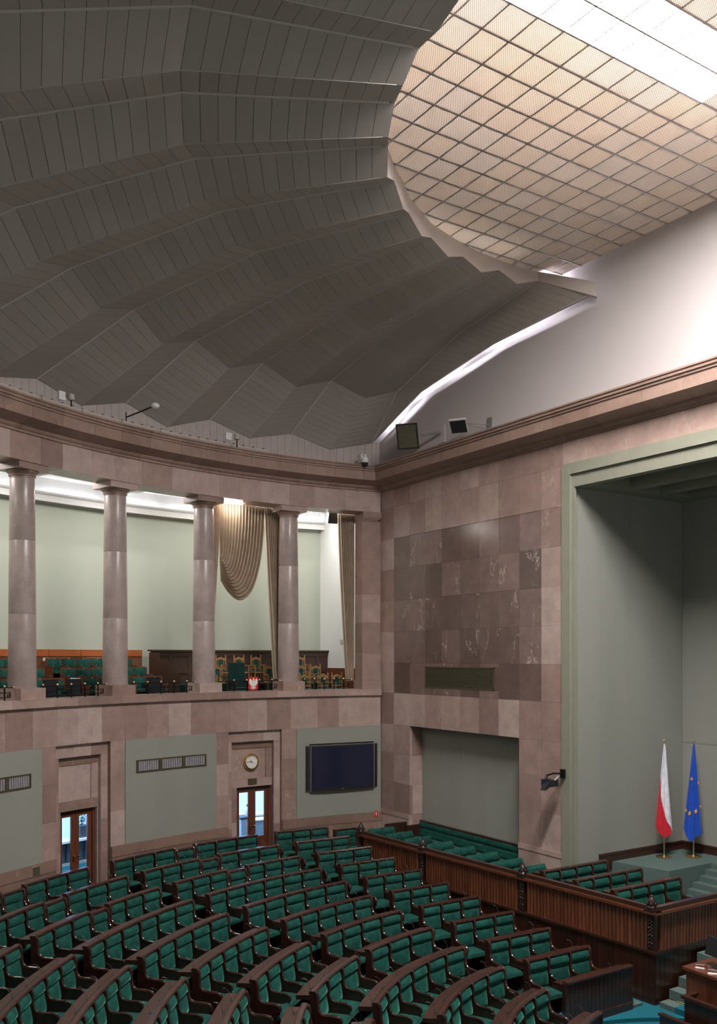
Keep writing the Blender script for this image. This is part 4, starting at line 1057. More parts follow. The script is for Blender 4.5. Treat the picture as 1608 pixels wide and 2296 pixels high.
loc, rz = frame_at(182.9, 20.4, 6.335); root = empty('tall_armchair', loc, rz); root.scale = (1, 1, 1.23); tag(root, 'tall dark green upholstered armchair behind the eagle shield', 'armchair')
MB().box(0.12, 0.2, -0.29, 0.29, 0.3, 1.16).build('backrest', 'velvet_dark', root); MB().box(-0.3, 0.15, -0.27, 0.27, 0.32, 0.46).build('seat', 'velvet_dark', root)
MB().box(0.2, 0.24, -0.31, 0.31, 0.28, 1.18).build('back_frame', 'carved_wood', root)
for s in (-1, 1): MB().box(-0.3, 0.16, s * 0.3 - 0.03, s * 0.3 + 0.03, 0.6, 0.66).build('arm', 'carved_wood', root)
for s in (-1, 1):
    for x in (-0.27, 0.19): MB().box(x - 0.03, x + 0.03, s * 0.28 - 0.03, s * 0.28 + 0.03, 0, 0.6).build('leg', 'carved_wood', root)
loc, rz = frame_at(180.9, 20.4, 6.335); root = empty('lectern_desk', loc, rz); tag(root, 'small dark desk beside the tall armchair in the gallery', 'desk')
MB().box(-0.2, 0.2, -0.32, 0.32, 0.68, 0.72).build('desk_top', 'carved_wood', root); MB().box(-0.17, 0.17, -0.3, -0.26, 0, 0.68).build('side_panel', 'carved_wood', root); MB().box(-0.17, 0.17, 0.26, 0.3, 0, 0.68).build('side_panel', 'carved_wood', root); MB().box(0.13, 0.17, -0.26, 0.26, 0.1, 0.68).build('front_panel', 'carved_wood', root)

# ------------------------------------------------------------------ curtains
def sheet(rows, name, parent=None, org=(0, 0, 0), thick=0.012):
    """rows: list of lists of (angle, radius, z)"""
    o_ = Vector(org); m = len(rows[0]); v = []; f = []
    for row in rows: v += [Vector(hp(a, r, z)) - o_ for a, r, z in row]
    n0 = len(v)
    for row in rows: v += [Vector(hp(a, r + thick, z)) - o_ for a, r, z in row]
    for i in range(len(rows) - 1):
        for j in range(m - 1):
            a = i * m + j; f.append((a, a + 1, a + m + 1, a + m)); f.append((n0 + a, n0 + a + m, n0 + a + m + 1, n0 + a + 1))
    b = MB(); b.add(v, f); me = bpy.data.meshes.new(name); me.from_pydata([tuple(x) for x in b.v], [], b.f); me.materials.append(MAT['curtain_cloth'])
    for p in me.polygons: p.use_smooth = True
    return obj(name, me, parent)
RCU = HR + 0.99
def hanging(a_top, a_bot, z0, z1, pleats, label, gather=1.6):
    org = hp((a_top[0] + a_top[1]) / 2, RCU, z1); rows = []; n = pleats * 8
    for i in range(n + 1):
        s = i / n; row = []
        for j in range(25):
            t = j / 24; k = t ** gather
            a = (a_top[0] + (a_top[1] - a_top[0]) * s) * (1 - k) + (a_bot[0] + (a_bot[1] - a_bot[0]) * s) * k
            amp = 0.12 + 0.02 * t
            row.append((a, RCU + amp * sin(2 * pi * pleats * s) + 0.02 * sin(5 * s + 3 * t), z0 + (z1 - z0) * t))
        rows.append(row)
    root = empty('curtain', org); tag(root, label, 'curtain', 'brown curtains of the gallery'); sheet(rows, 'curtain_cloth', root, org)
    b = MB(); b.sector(min(a_top) - 0.1, max(a_top) + 0.1, RCU - 0.02, RCU + 0.02, z0 - 0.02, z0 + 0.015, 2); b.v = [tuple(Vector(v) - Vector(org)) for v in b.v]; b.build('curtain_track', 'white_paint', root)
hanging((187.1, 185.98), (186.95, 186.7), 13.36, 9.3, 7, 'brown curtain hanging straight behind the column left of the loop', 1.3)
hanging((180.72, 178.9), (179.55, 178.9), 13.36, 7.2, 8, 'narrow brown curtain tapering down beside the column right of the loop', 1.0)
hanging((172.1, 170.3), (171.1, 170.4), 13.36, 7.1, 8, 'brown curtain drawn against the corner pilaster', 1.2)
org = hp(183.4, RCU, 12.0); root = empty('curtain', org); tag(root, 'big brown curtain looped up in a swag between two columns', 'curtain', 'brown curtains of the gallery')
rows = []; n = 150
for i in range(n + 1):
    s = i / n
    P0 = (185.85 - 5.0 * s, 13.36); P3 = (185.82 - 0.1 * s, 11.5 - 0.85 * s)
    P1 = (185.85 - 4.7 * s, 13.36 - 1.2 - 1.9 * s); P2 = (185.75 - 2.3 * s, 11.35 - 2.2 * s)
    row = []
    for j in range(41):
        t = j / 40; w = ((1 - t) ** 3, 3 * t * (1 - t) ** 2, 3 * t * t * (1 - t), t ** 3)
        a = sum(x * p[0] for x, p in zip(w, (P0, P1, P2, P3))); z = sum(x * p[1] for x, p in zip(w, (P0, P1, P2, P3)))
        row.append((a, RCU - 0.12 * sin(pi * t) * s + 0.15 * sin(2 * pi * 14 * s) * (1 - 0.5 * t), z))
    rows.append(row)
sheet(rows, 'swag_cloth', root, org)
b = MB(); b.sector(180.7, 186.0, RCU - 0.02, RCU + 0.02, 13.34, 13.375, 3); b.v = [tuple(Vector(v) - Vector(org)) for v in b.v]; b.build('curtain_track', 'white_paint', root)
# wall washer over the swag and lamps of the gallery ceiling
for a0, a1, lab in ((183.9, 186.3, 'bright lamp strip above the looped curtain'),):
    b = MB(); b.sector(a0, a1, HR + 0.60, HR + 0.70, 13.305, 13.34, 2); tag(b.build('lamp_strip', 'lamp_white'), lab, 'lamp')
for i, a in enumerate((173, 183, 193, 203, 213, 223)):
    p = hp(a, 21.0, 13.8); area_light('gallery_lamp', p, 1.6, 1.6, 66, (1.0, 0.98, 0.94))
for i, a in enumerate((172, 178, 184, 190, 196, 202, 208, 214)):
    p = hp(a, 23.25, 13.5); area_light('gallery_cove_lamp', p, 0.25, 2.2, 4, (0.93, 0.96, 1.0), (radians(180), 0, radians(a)))

# loudspeaker in the gallery
loc, rz = frame_at(172.2, HR + 1.6, 13.1); root = empty('gallery_speaker', loc, rz); root.rotation_euler = (0, radians(-18), rz); tag(root, 'small black loudspeaker under the gallery ceiling by the pilaster', 'loudspeaker')
MB().box(-0.15, 0.05, -0.2, 0.2, 0, 0.42).build('cabinet', 'white_paint', root); MB().box(-0.16, -0.15, -0.19, 0.19, 0.01, 0.41).build('front_grille', 'black_plastic', root); MB().tube([(0, 0, 0.4), (0.1, 0, 0.75)], 0.02, 6).build('bracket', 'grey_metal', root)
b = MB(); b.box(-0.13, 0.13, -0.02, 0.0, -0.08, 0.08); o = b.build('wall_socket', 'white_plaster'); o.location = (-30.5, D + 0.05, 8.6); tag(o, 'white wall box on the end wall of the gallery', 'socket')
# ------------------------------------------------------------------ doors
def door(name, d0, d1, label):
    am = (d0 + d1) / 2; loc, rz = frame_at(am, HR + 0.44, FLOOR_BACK)
    root = empty(name, loc, rz); root['kind'] = 'structure'; root['label'] = label
    w = radians(d1 - d0) * (HR + 0.44) / 2 - 0.01; H = 2.31
    for s in (-1, 1): MB().box(-0.05, 0.12, s * w - 0.05, s * w + 0.05, 0, H).build('door_jamb', 'door_wood', root)
    MB().box(-0.05, 0.12, -w, w, H - 0.09, H + 0.02).build('door_head', 'barrier_dark', root)
    lw = w - 0.055
    for s in (-1, 1):
        y0, y1 = (0.004, lw) if s > 0 else (-lw, -0.004)
        leaf = empty('door_leaf', parent=root)
        st = 0.135 if True else 0
        inner = (y0, y0 + 0.14) if s > 0 else (y1 - 0.14, y1)
        outer = (y1 - 0.13, y1) if s > 0 else (y0, y0 + 0.13)
        g0, g1 = min(inner[1], outer[1]), max(inner[0], outer[0])
        g0, g1 = (inner[1], outer[0]) if s > 0 else (outer[1], inner[0])
        MB().box(0, 0.05, inner[0], inner[1], 0.02, H - 0.1).build('stile', 'door_wood', leaf); MB().box(0, 0.05, outer[0], outer[1], 0.02, H - 0.1).build('stile', 'door_wood', leaf)
        MB().box(0, 0.05, g0, g1, H - 0.19, H - 0.1).build('top_rail', 'door_wood', leaf)
        MB().box(0, 0.05, g0, g1, 0.02, 0.56).build('bottom_panel', 'door_wood', leaf)
        MB().box(0.02, 0.028, g0, g1, 0.56, H - 0.19).build('glass_pane', 'pane_glass', leaf)
        yh = inner[0] + 0.07
        MB().tube([(-0.045, yh, 0.95), (0.0, yh, 0.95)], 0.012, 6).ball((-0.055, yh, 0.95), 0.032, 8, 6).build('door_knob', 'brass', leaf, True)
        if s > 0: MB().box(-0.006, 0.0, yh - 0.02, yh + 0.02, 0.76, 0.86).build('lock_plate', 'brass', leaf)
door('door_1', *DOORS[0], 'glazed double door of red wood at the left of the hall')
door('door_2', *DOORS[1], 'glazed double door of red wood under the clock')
# corridor behind the doors
cor = struct('wall_corridor', 'daylit corridor seen through the glazed doors')
b = MB(); b.sector(172, 214, HR + 0.55, HR + 3.6, 1.0, 1.19, 20); b.build('corridor_floor', 'carpet_teal', cor)
b = MB(); b.sector(172, 214, HR + 0.7, HR + 3.6, 4.4, 4.5, 20); b.build('corridor_ceiling', 'white_paint', cor)
for a in range(172, 214, 3):
    b = MB(); b.sector(a, a + 3, HR + 3.4, HR + 3.5, 1.17, 2.0, 2); b.build('corridor_wall', 'blue_white', cor)
    b = MB(); b.sector(a + 0.2, a + 2.8, HR + 3.42, HR + 3.48, 2.0, 4.2, 2); b.build('corridor_window_pane', 'corridor_window', cor)
    b = MB(); b.sector(a - 0.2, a + 0.2, HR + 3.35, HR + 3.5, 2.0, 4.4, 1); b.build('window_pier', 'white_paint', cor)
    b = MB(); b.sector(a, a + 2.99, HR + 2.75, HR + 3.4, 1.96, 2.03, 2); b.build('window_sill', 'white_paint', cor)
    b = MB(); b.sector(a, a + 3, HR + 2.98, HR + 3.2, 1.28, 1.96, 2); b.build('radiator_panel', 'radiator_dark', cor)
    for q in range(5):
        b = MB(); b.sector(a + 0.1 + q * 0.6, a + 0.4 + q * 0.6, HR + 2.93, HR + 2.99, 1.32, 1.92, 1); b.build('radiator_fin', 'radiator_dark', cor)
    b = MB(); b.sector(a, a + 3, HR + 2.92, HR + 3.2, 1.17, 1.28, 2); b.build('corridor_skirting', 'white_plaster', cor)
for a in (171.8, 213.8):
    b = MB(); b.sector(a, a + 0.2, HR + 0.7, HR + 3.6, 1.0, 4.5, 1); b.build('corridor_end', 'blue_white', cor)
for a in (177, 183, 189, 195, 201, 207): area_light('corridor_fill', hp(a, HR + 1.9, 4.36), 1.0, 1.6, 45, (0.62, 0.82, 1.0), (0, 0, radians(a)))  # added fill without a fixture, stands in for the windows' daylight
# potted shrub on the sill
loc = hp(197.2, HR + 3.02, 2.03); root = empty('potted_shrub', loc, radians(197.2)); tag(root, 'small conifer in a square dark pot on the corridor sill', 'plant')
b = MB(); b.hexa([(-0.13, -0.13, 0), (0.13, -0.13, 0), (0.13, 0.13, 0), (-0.13, 0.13, 0), (-0.18, -0.18, 0.40), (0.18, -0.18, 0.40), (0.18, 0.18, 0.40), (-0.18, 0.18, 0.40)]); b.build('pot', 'planter_grey', root)
b = MB(); rr = random.Random(3)
for i in range(240):
    z = rr.random() ** 1.3 * 0.85; r = 0.22 * (1 - z / 0.95) * rr.uniform(0.4, 1); a = rr.uniform(0, 2 * pi); c = Vector((r * cos(a), r * sin(a), 0.42 + z)); d = Vector((cos(a), sin(a), 0.8)) * 0.06; e = Vector((-sin(a), cos(a), 0)) * 0.018
    b.add([c - e, c + e, c + d], [(0, 1, 2)])
me = bpy.data.meshes.new('foliage'); me.from_pydata(b.v, [], b.f); me.materials.append(MAT['plant_leaf']); o = obj('foliage', me, root); o['kind'] = 'stuff'
MB().lathe([(0.015, 0.38), (0.01, 1.0)], n=6).build('stem', 'soil', root)
# coffee corner behind the second door
loc = hp(181.75, HR + 1.9, FLOOR_BACK); root = empty('water_cabinet', loc, radians(181.75)); tag(root, 'white cabinet with dark top behind the left leaf of the clock door', 'cabinet')
MB().box(-0.25, 0.25, -0.24, 0.24, 0, 0.95).build('cabinet_body', 'blue_white', root); MB().box(-0.28, 0.28, -0.28, 0.28, 0.95, 1.02).build('cabinet_top', 'radiator_dark', root); MB().box(-0.26, -0.25, -0.2, 0.2, 0.1, 0.9).build('cabinet_door', 'blue_white', root)
loc = hp(181.35, HR + 1.9, FLOOR_BACK + 1.02); root = empty('water_flask', loc); tag(root, 'white vacuum flask standing on the corridor cabinet', 'flask')
MB().lathe([(0.1, 0), (0.11, 0.05), (0.11, 0.26), (0.07, 0.32), (0.05, 0.34)], n=14).build('flask_body', 'paper', root, True); MB().lathe([(0.05, 0.34), (0.05, 0.40), (0.02, 0.42)], n=10).build('flask_lid', 'black_plastic', root, True)
loc = hp(178.9, HR + 2.3, FLOOR_BACK); root = empty('corridor_table', loc, radians(178.9)); tag(root, 'pale blue table behind the right leaf of the clock door', 'table')
MB().box(-0.3, 0.3, -0.6, 0.6, 0.74, 0.79).build('table_top', 'paper', root); MB().box(-0.28, 0.28, -0.58, 0.58, 0.05, 0.72).build('table_cabinet', 'blue_white', root)

# ------------------------------------------------------------------ fittings on the round wall
def flat_on_wall(name, a, z, label, cat, group=None, out=0.0):
    loc, rz = frame_at(a, HR + out, z); r = empty(name, loc, rz); tag(r, label, cat, group); return r
# television
root = flat_on_wall('television', 173.15, 3.2, 'big dark television screen with side speakers on the cloth panel', 'television', out=-0.11)
W = 1.26; H = 1.63
MB().box(-0.10, 0.0, -W, W, 0, H).build('screen_case', 'black_plastic', root)
MB().box(-0.106, -0.10, -W + 0.07, W - 0.07, 0.1, H - 0.07).build('screen', 'screen_glass', root)
for s in (-1, 1):
    MB().box(-0.05, 0.02, s * (W + 0.10) - 0.055, s * (W + 0.10) + 0.055, 0.02, H - 0.02).build('side_speaker', 'black_plastic', root)
    MB().box(-0.102, -0.09, s * W - 0.012, s * W + 0.012, 0, H).build('silver_edge', 'grey_metal', root)
MB().box(-0.102, -0.09, -W, W, H - 0.01, H + 0.01).build('silver_edge', 'grey_metal', root); MB().box(-0.07, 0.02, -W, W, H + 0.03, H + 0.06).build('top_bar', 'black_plastic', root)
MB().box(-0.104, -0.10, -0.06, 0.06, 0.035, 0.055).build('maker_mark', 'grey_metal', root)
# clock, plaque
root = flat_on_wall('wall_clock', 183.5, 4.36, 'round brass-rimmed wall clock over the second door', 'clock', out=0.28)
root.rotation_euler = (0, radians(-90), radians(183.5)); root.rotation_mode = 'XYZ'
# local z now points into the hall
root.rotation_euler = Matrix(((0, 0, -1), (0, 1, 0), (1, 0, 0))).to_euler(); m = Matrix.Rotation(radians(183.5), 4, 'Z') @ Matrix(((0, 0, -1, 0), (0, 1, 0, 0), (1, 0, 0, 0), (0, 0, 0, 1))); root.rotation_euler = m.to_euler()
MB().lathe([(0.29, 0), (0.29, 0.05), (0.27, 0.09), (0.23, 0.10), (0.215, 0.07)], n=36).build('brass_rim', 'brass', root, True)
MB().lathe([(0.22, 0.0), (0.22, 0.075)], n=36).build('dial', 'clock_face', root)
def hand(ang, ln, w, nm):
    # angle clockwise from twelve; local x is up, local -y is right as seen from the hall
    u = Vector((cos(ang), sin(ang), 0)); v = Vector((-sin(ang), cos(ang), 0)); MB().obox(u * (ln / 2 - 0.02), u * (ln / 2 + 0.02), v * w, (0, 0, 0.003)).build(nm, 'black_plastic', root).location = (0, 0, 0.08)
hand(radians(38), 0.11, 0.010, 'hour_hand'); hand(radians(85), 0.18, 0.007, 'minute_hand')
for i in range(12):
    t = i * pi / 6; MB().obox((0.185 * cos(t), 0.185 * sin(t), 0.077), (0.018 * cos(t), 0.018 * sin(t), 0), (-0.005 * sin(t), 0.005 * cos(t), 0), (0, 0, 0.002)).build('hour_mark', 'black_plastic', root)
root = flat_on_wall('bronze_plaque', 183.35, 3.58, 'small bronze plaque between the clock and the door', 'plaque', out=0.245)
MB().box(-0.01, 0.03, -0.17, 0.17, 0, 0.2).build('plate', 'bronze_grille', root); MB().box(-0.018, -0.01, -0.15, 0.15, 0.03, 0.17).build('raised_field', 'bronze_grille', root)
# ventilation grilles in the cloth panels
for a0, a1, lab in ((189.31, 197.37, 'long slatted ventilation grille in the cloth panel between the doors'), (208.88, 216.5, 'slatted ventilation grille in the leftmost cloth panel')):
    am = (a0 + a1) / 2; org = Vector(hp(am, HR - 0.03, 4.41)); root = empty('ventilation_grille', org); tag(root, lab, 'grille', 'grilles in the cloth panels')
    def sec(nm, b0, b1, r0, r1, z0, z1, mat, n=2):
        b = MB(); b.sector(b0, b1, HR + r0, HR + r1, z0, z1, n); b.v = [tuple(Vector(v) - org) for v in b.v]; return b.build(nm, mat, root)
    for k in range(3):
        b0 = a0 + (a1 - a0) * k / 3; b1 = a0 + (a1 - a0) * (k + 1) / 3
        sec('grille_frame', b0, b0 + 0.14, -0.06, -0.02, 4.41, 4.80, 'bronze_grille', 1); sec('grille_frame', b1 - 0.14, b1, -0.06, -0.02, 4.41, 4.80, 'bronze_grille', 1)
        sec('grille_frame', b0, b1, -0.06, -0.02, 4.41, 4.455, 'bronze_grille'); sec('grille_frame', b0, b1, -0.06, -0.02, 4.755, 4.80, 'bronze_grille')
        sec('grille_back', b0, b1, -0.034, -0.026, 4.42, 4.79, 'grille_dark')
        for q in range(9):
            c0 = b0 + 0.2 + (b1 - b0 - 0.4) * q / 9; sec('slat', c0, c0 + (b1 - b0 - 0.4) / 9 * 0.7, -0.05, -0.038, 4.455, 4.755, 'pale_slat', 1)
# red fire sign low by the corner
root = flat_on_wall('fire_sign', 168.95, 2.13, 'tiny red fire-point sign with white mark by the corner', 'sign', out=-0.09)
MB().box(-0.005, 0.0, -0.10, 0.10, 0, 0.19).build('plate', 'red_paint', root); MB().box(-0.008, -0.005, -0.02, 0.02, 0.03, 0.15).box(-0.008, -0.005, -0.09, -0.08, 0.01, 0.18).box(-0.008, -0.005, 0.08, 0.09, 0.01, 0.18).build('white_mark', 'paper', root)
# socket in the dado
b = MB(); b.box(-0.012, 0.0, -0.12, 0.12, 0, 0.22); o = b.build('dado_hatch', 'grille_dark'); o.location = hp(208.4, HR - 0.07, 1.98); o.rotation_euler = (0, 0, radians(208.4)); tag(o, 'small dark green hatch in the stone dado left of the door', 'hatch')

# ------------------------------------------------------------------ fittings on the flat wall
root = empty('wall_grille', (-23.2, D, 6.94)); tag(root, 'wide dark louvred grille set in the dark marble field', 'grille')
MB().box(-1.79, 1.79, 0.06, 0.1, 0, 0.72).build('grille_back', 'grille_dark', root)
for x0, x1, z0, z1 in ((-1.79, -1.74, 0, 0.72), (1.74, 1.79, 0, 0.72), (-1.79, 1.79, 0, 0.04), (-1.79, 1.79, 0.68, 0.72)): MB().box(x0, x1, 0.0, 0.06, z0, z1).build('grille_frame', 'bronze_grille', root)
for i in range(16): MB().hexa([(-1.74, 0.01, 0.05 + i * 0.0395), (1.74, 0.01, 0.05 + i * 0.0395), (1.74, 0.06, 0.065 + i * 0.0395), (-1.74, 0.06, 0.065 + i * 0.0395), (-1.74, 0.01, 0.07 + i * 0.0395), (1.74, 0.01, 0.07 + i * 0.0395), (1.74, 0.06, 0.085 + i * 0.0395), (-1.74, 0.06, 0.085 + i * 0.0395)]).build('louvre', 'grille_dark', root)
# big loudspeaker on the white wall
def aimed(root, loc, target, up=(0, 0, 1)):
    root.location = loc; d = (Vector(target) - Vector(loc)).normalized(); root.rotation_euler = d.to_track_quat('Y', 'Z').to_euler()
root = empty('wall_speaker'); aimed(root, (-24.9, 18.0, 15.5), (-15.0, 6.0, 9.0)); tag(root, 'white horn loudspeaker with dark front tilted down on the upper wall', 'loudspeaker')
MB().hexa([(-0.22, -0.62, -0.28), (0.22, -0.62, -0.28), (0.22, -0.62, 0.28), (-0.22, -0.62, 0.28), (-0.36, 0, -0.42), (0.36, 0, -0.42), (0.36, 0, 0.42), (-0.36, 0, 0.42)]).build('cabinet', 'white_plaster', root)
MB().box(-0.37, 0.37, 0, 0.05, -0.43, 0.43).build('front_frame', 'black_plastic', root); MB().box(-0.32, 0.32, 0.05, 0.06, -0.38, 0.38).build('front_grille', 'grille_dark', root)
root2 = empty('wall_bracket', (-24.15, 18.8, 15.5)); tag(root2, 'grey steel bracket holding the horn loudspeaker', 'bracket')
MB().box(-0.04, 0.3, -0.03, 0, -0.3, 0.3).build('wall_plate', 'white_plaster', root2); MB().tube([(0.1, -0.02, 0.05), (-0.4, -0.5, 0.02)], 0.05, 6).build('arm', 'grey_metal', root2); MB().tube([(0.0, -0.02, -0.2), (0.0, -0.02, -0.6)], 0.012, 5).build('cable', 'white_plaster', root2)
root = empty('wall_spotlight'); aimed(root, (-22.35, 18.15, 15.3), (-19.0, 13.5, 9.0)); tag(root, 'flat square spotlight on a long arm over the cornice', 'spotlight')
MB().box(-0.28, 0.28, -0.09, 0, -0.25, 0.25).build('lamp_body', 'white_plaster', root); MB().box(-0.25, 0.25, 0, 0.012, -0.22, 0.22).build('lamp_glass', 'black_plastic', root)
MB().hexa([(-0.2, -0.24, -0.05), (0.2, -0.24, -0.05), (0.2, -0.24, 0.05), (-0.2, -0.24, 0.05), (-0.22, -0.09, -0.18), (0.22, -0.09, -0.18), (0.22, -0.09, 0.18), (-0.22, -0.09, 0.18)]).build('lamp_back', 'grey_metal', root)
root = empty('spotlight_arm', (-21.6, 18.8, 15.25)); tag(root, 'thin steel arm reaching from the wall to the square spotlight', 'bracket')
MB().box(-0.12, 0.12, -0.03, 0, -0.3, 0.25).build('wall_plate', 'grey_metal', root); MB().tube([(0, -0.03, -0.1), (-0.62, -0.55, 0.12)], 0.018, 6).build('arm', 'grey_metal', root); MB().tube([(0, -0.03, 0.02), (-0.62, -0.55, 0.15)], 0.012, 6).build('stay', 'grey_metal', root)
# dome camera on the corner of the cornice
loc = hp(171.3, HR - 0.72, 14.95); root = empty('dome_camera', loc, radians(171.3)); tag(root, 'white dome camera with black eye on the corner of the cornice', 'camera')
MB().box(0.05, 0.35, -0.12, 0.1, 0.02, 0.34).build('wall_box', 'white_paint', root); MB().tube([(0.1, 0, 0.25), (-0.02, 0, 0.3), (-0.08, 0, 0.22)], 0.03, 8).build('arm', 'white_paint', root, True)
MB().lathe([(0.05, 0.22), (0.12, 0.15), (0.13, 0.02), (0.125, 0.0)], (-0.08, 0, 0), 16).build('housing', 'white_paint', root, True); MB().lathe([(0.12, 0.0), (0.115, -0.06), (0.08, -0.12), (0.02, -0.15)], (-0.08, 0, 0), 16).build('dome', 'black_plastic', root, True)
# lamp tubes lying on the cornice
tubes = [182.7, 187.5, 191.5, 196.0, 200.5, 205.0, 209.5, 214.0]
for i, (a0, a1) in enumerate(zip(tubes, tubes[1:])):
    org = Vector(hp((a0 + a1) / 2, HR - 0.62, 14.905)); root = empty('cornice_lamp', org)
    tag(root, 'grey tubular lamp on the cornice, %s from its right end' % ['first', 'second', 'third', 'fourth', 'fifth', 'sixth', 'seventh'][i], 'lamp', 'tubular lamps on the cornice')
    for dr, dz in ((0.0, 0.05), (0.09, 0.10)):
        pts = [Vector(hp(a0 + 0.05 + (a1 - a0 - 0.1) * q / 4, HR - 0.62 + dr, 14.905 + dz)) - org for q in range(5)]; MB().tube(pts, 0.05, 8).build('lamp_tube', 'fascia_paint', root, True)
    for q in range(4):
        p = Vector(hp(a0 + (a1 - a0) * (q + 0.5) / 4, HR - 0.46, 14.905)) - org; MB().box(p.x - 0.03, p.x + 0.03, p.y - 0.03, p.y + 0.03, 0, 0.19).build('clip', 'black_plastic', root)
# small devices behind the cornice
for i, (p, lab) in enumerate((((-25.6, 6.9, 14.9), 'round and square sensor pair above the left cornice'), ((-27.25, 12.75, 14.9), 'round and square sensor pair above the cornice near the third column'))):
    root = empty('cornice_sensor', p, atan2(HC[1] - p[1], HC[0] - p[0])); tag(root, lab, 'sensor', 'sensors on the cornice')
    MB().tube([(0, 0, 0), (0, 0, 0.3)], 0.02, 6).build('stem', 'black_metal', root); MB().lathe([(0.09, 0.28), (0.10, 0.32), (0.09, 0.44), (0.05, 0.46)], n=12).build('round_head', 'fascia_paint', root, True); MB().box(-0.06, 0.0, -0.42, -0.2, 0.22, 0.46).build('square_box', 'white_paint', root)
root = empty('arm_spotlight', (-26.6, 8.8, 15.0)); tag(root, 'small white spotlight on a dark arm over the left cornice', 'spotlight')
MB().tube([(0, 0, 0.0), (0, 0, 0.35)], 0.02, 6).build('post', 'black_metal', root); MB().tube([(0, 0, 0.2), (1.0, 0.45, 0.35)], 0.022, 6).build('arm', 'black_metal', root); MB().ball((1.12, 0.5, 0.36), 0.13, 10, 6, 0.7).build('lamp_head', 'white_paint', root, True)
# broadcast camera beside the niche
root = empty('broadcast_camera', (-18.42, 18.42, 4.42)); root.scale = (0.72, 0.72, 0.72); tag(root, 'black remote broadcast camera bracketed beside the niche', 'camera')
MB().box(-0.1, 0.12, -0.32, 0.1, -0.1, 0.16).build('camera_body', 'black_plastic', root); MB().hexa([(-0.13, -0.62, -0.22), (0.13, -0.62, -0.22), (0.13, -0.55, -0.02), (-0.13, -0.55, -0.02), (-0.09, -0.32, -0.1), (0.09, -0.32, -0.1), (0.09, -0.32, 0.1), (-0.09, -0.32, 0.1)]).build('lens_hood', 'black_plastic', root)
MB().box(-0.32, -0.12, -0.4, -0.05, -0.1, 0.18).build('prompter_box', 'screen_glass', root); MB().tube([(0.1, 0.4, 0.38), (-0.05, 0.0, 0.4), (-0.22, -0.15, 0.32), (-0.26, -0.2, 0.16)], 0.035, 7).build('support_arm', 'black_metal', root, True)
MB().box(0.0, 0.16, 0.3, 0.45, 0.2, 0.55).build('wall_mount', 'black_metal', root); MB().tube([(-0.3, -0.3, -0.05), (-0.42, -0.2, 0.05), (-0.38, -0.1, 0.3), (-0.1, 0.1, 0.42)], 0.014, 6).build('cable', 'black_plastic', root, True); MB().tube([(0.1, -0.1, 0.15), (0.13, 0.1, 0.3)], 0.04, 6).build('pan_head', 'grey_metal', root)
# ------------------------------------------------------------------ slatted barrier of the government box
BL, BR = Vector((-24.75, 15.99, 0)), Vector((-13.55, 16.70, 0)); BE = Vector((-13.55, 20.4, 0))
barrier = empty('slatted_barrier', (BR.x, BR.y, 0)); tag(barrier, 'long red-brown reeded barrier with carved posts round the government box', 'barrier'); bo = Vector((BR.x, BR.y, 0))
ZCAP, ZB, ZT = 2.225, 1.33, 2.16
def seg(p, q, outn):
    d = (q - p); L = d.length; d = d / L; n = outn
    return d, L, n
def reed_mesh(w):
    b = MB(); k = 6; v = []
    for z in (ZB, ZT):
        for i in range(k + 1):
            t = pi * i / k; v.append((-w / 2 * cos(t) * 0.94, -0.05 * sin(t) + 0.005, z))
        v += [(w / 2, 0.03, z), (-w / 2, 0.03, z)]
    m = k + 3; f = [(i, (i + 1) % m, m + (i + 1) % m, m + i) for i in range(m)] + [tuple(reversed(range(m))), tuple(range(m, 2 * m))]
    b.add(v, f); return b.mesh('slat', 'barrier_wood', True)
RW = 0.112; REED = reed_mesh(RW)
POSTS_L = [0.0, 0.278, 0.638, 1.0]
def barrier_run(p, q, posts, out):
    d = (q - p); L = d.length; d.normalize(); ang = atan2(d.y, d.x)
    if out.dot(Vector((d.y, -d.x, 0))) < 0: flip = True
    else: flip = False
    rz = ang + (pi if flip else 0)
    pw = 0.17
    for s0, s1 in zip(posts, posts[1:]):
        a0, a1 = s0 * L + pw, s1 * L - pw; n = round((a1 - a0) / RW); w = (a1 - a0) / n
        for i in range(n):
            c = p + d * (a0 + w * (i + 0.5)) - bo; o = obj('slat', REED, barrier, (c.x, c.y, 0), rz); o.scale = (w / RW, 1, 1)
    def beam(nm, u0, u1, z0, z1, mat, e0=0.0, e1=0.0):
        a, c = p - d * e0 - bo, q + d * e1 - bo; b = MB()
        b.hexa([a + out * u1, c + out * u1, c + out * u0, a + out * u0] + [v + Vector((0, 0, z1 - z0)) for v in (a + out * u1, c + out * u1, c + out * u0, a + out * u0)]); 
        o = b.build(nm, mat, barrier); o.location = (0, 0, z0); return o
    beam('cap_rail', -0.14, 0.10, ZT, ZCAP, 'barrier_wood', 0.05, 0.10); beam('cap_ridge', -0.10, 0.03, ZCAP, ZCAP + 0.10, 'barrier_dark', 0.0, 0.0)
    beam('base_moulding', -0.05, 0.06, ZB - 0.06, ZB, 'barrier_dark', 0.0, 0.06); beam('base_moulding', -0.05, 0.045, ZB - 0.10, ZB - 0.06, 'barrier_dark', 0.0, 0.04); beam('core_panel', -0.08, -0.03, 0.0, ZT, 'barrier_dark')
    n = round(L / 0.16)
    for i in range(n):
        a, c = p + d * (L * (i + 0.03) / n) - bo, p + d * (L * (i + 0.97) / n) - bo; b = MB(); t = [a + out * 0.01, c + out * 0.01, c - out * 0.03, a - out * 0.03]
        b.hexa(t + [v + Vector((0, 0, ZB - 0.1)) for v in t]); b.build('plinth_board', 'barrier_dark', barrier)
    return d, L
outA = Vector(((BR - BL).y, -(BR - BL).x, 0)).normalized(); outB = Vector((1, 0, 0))
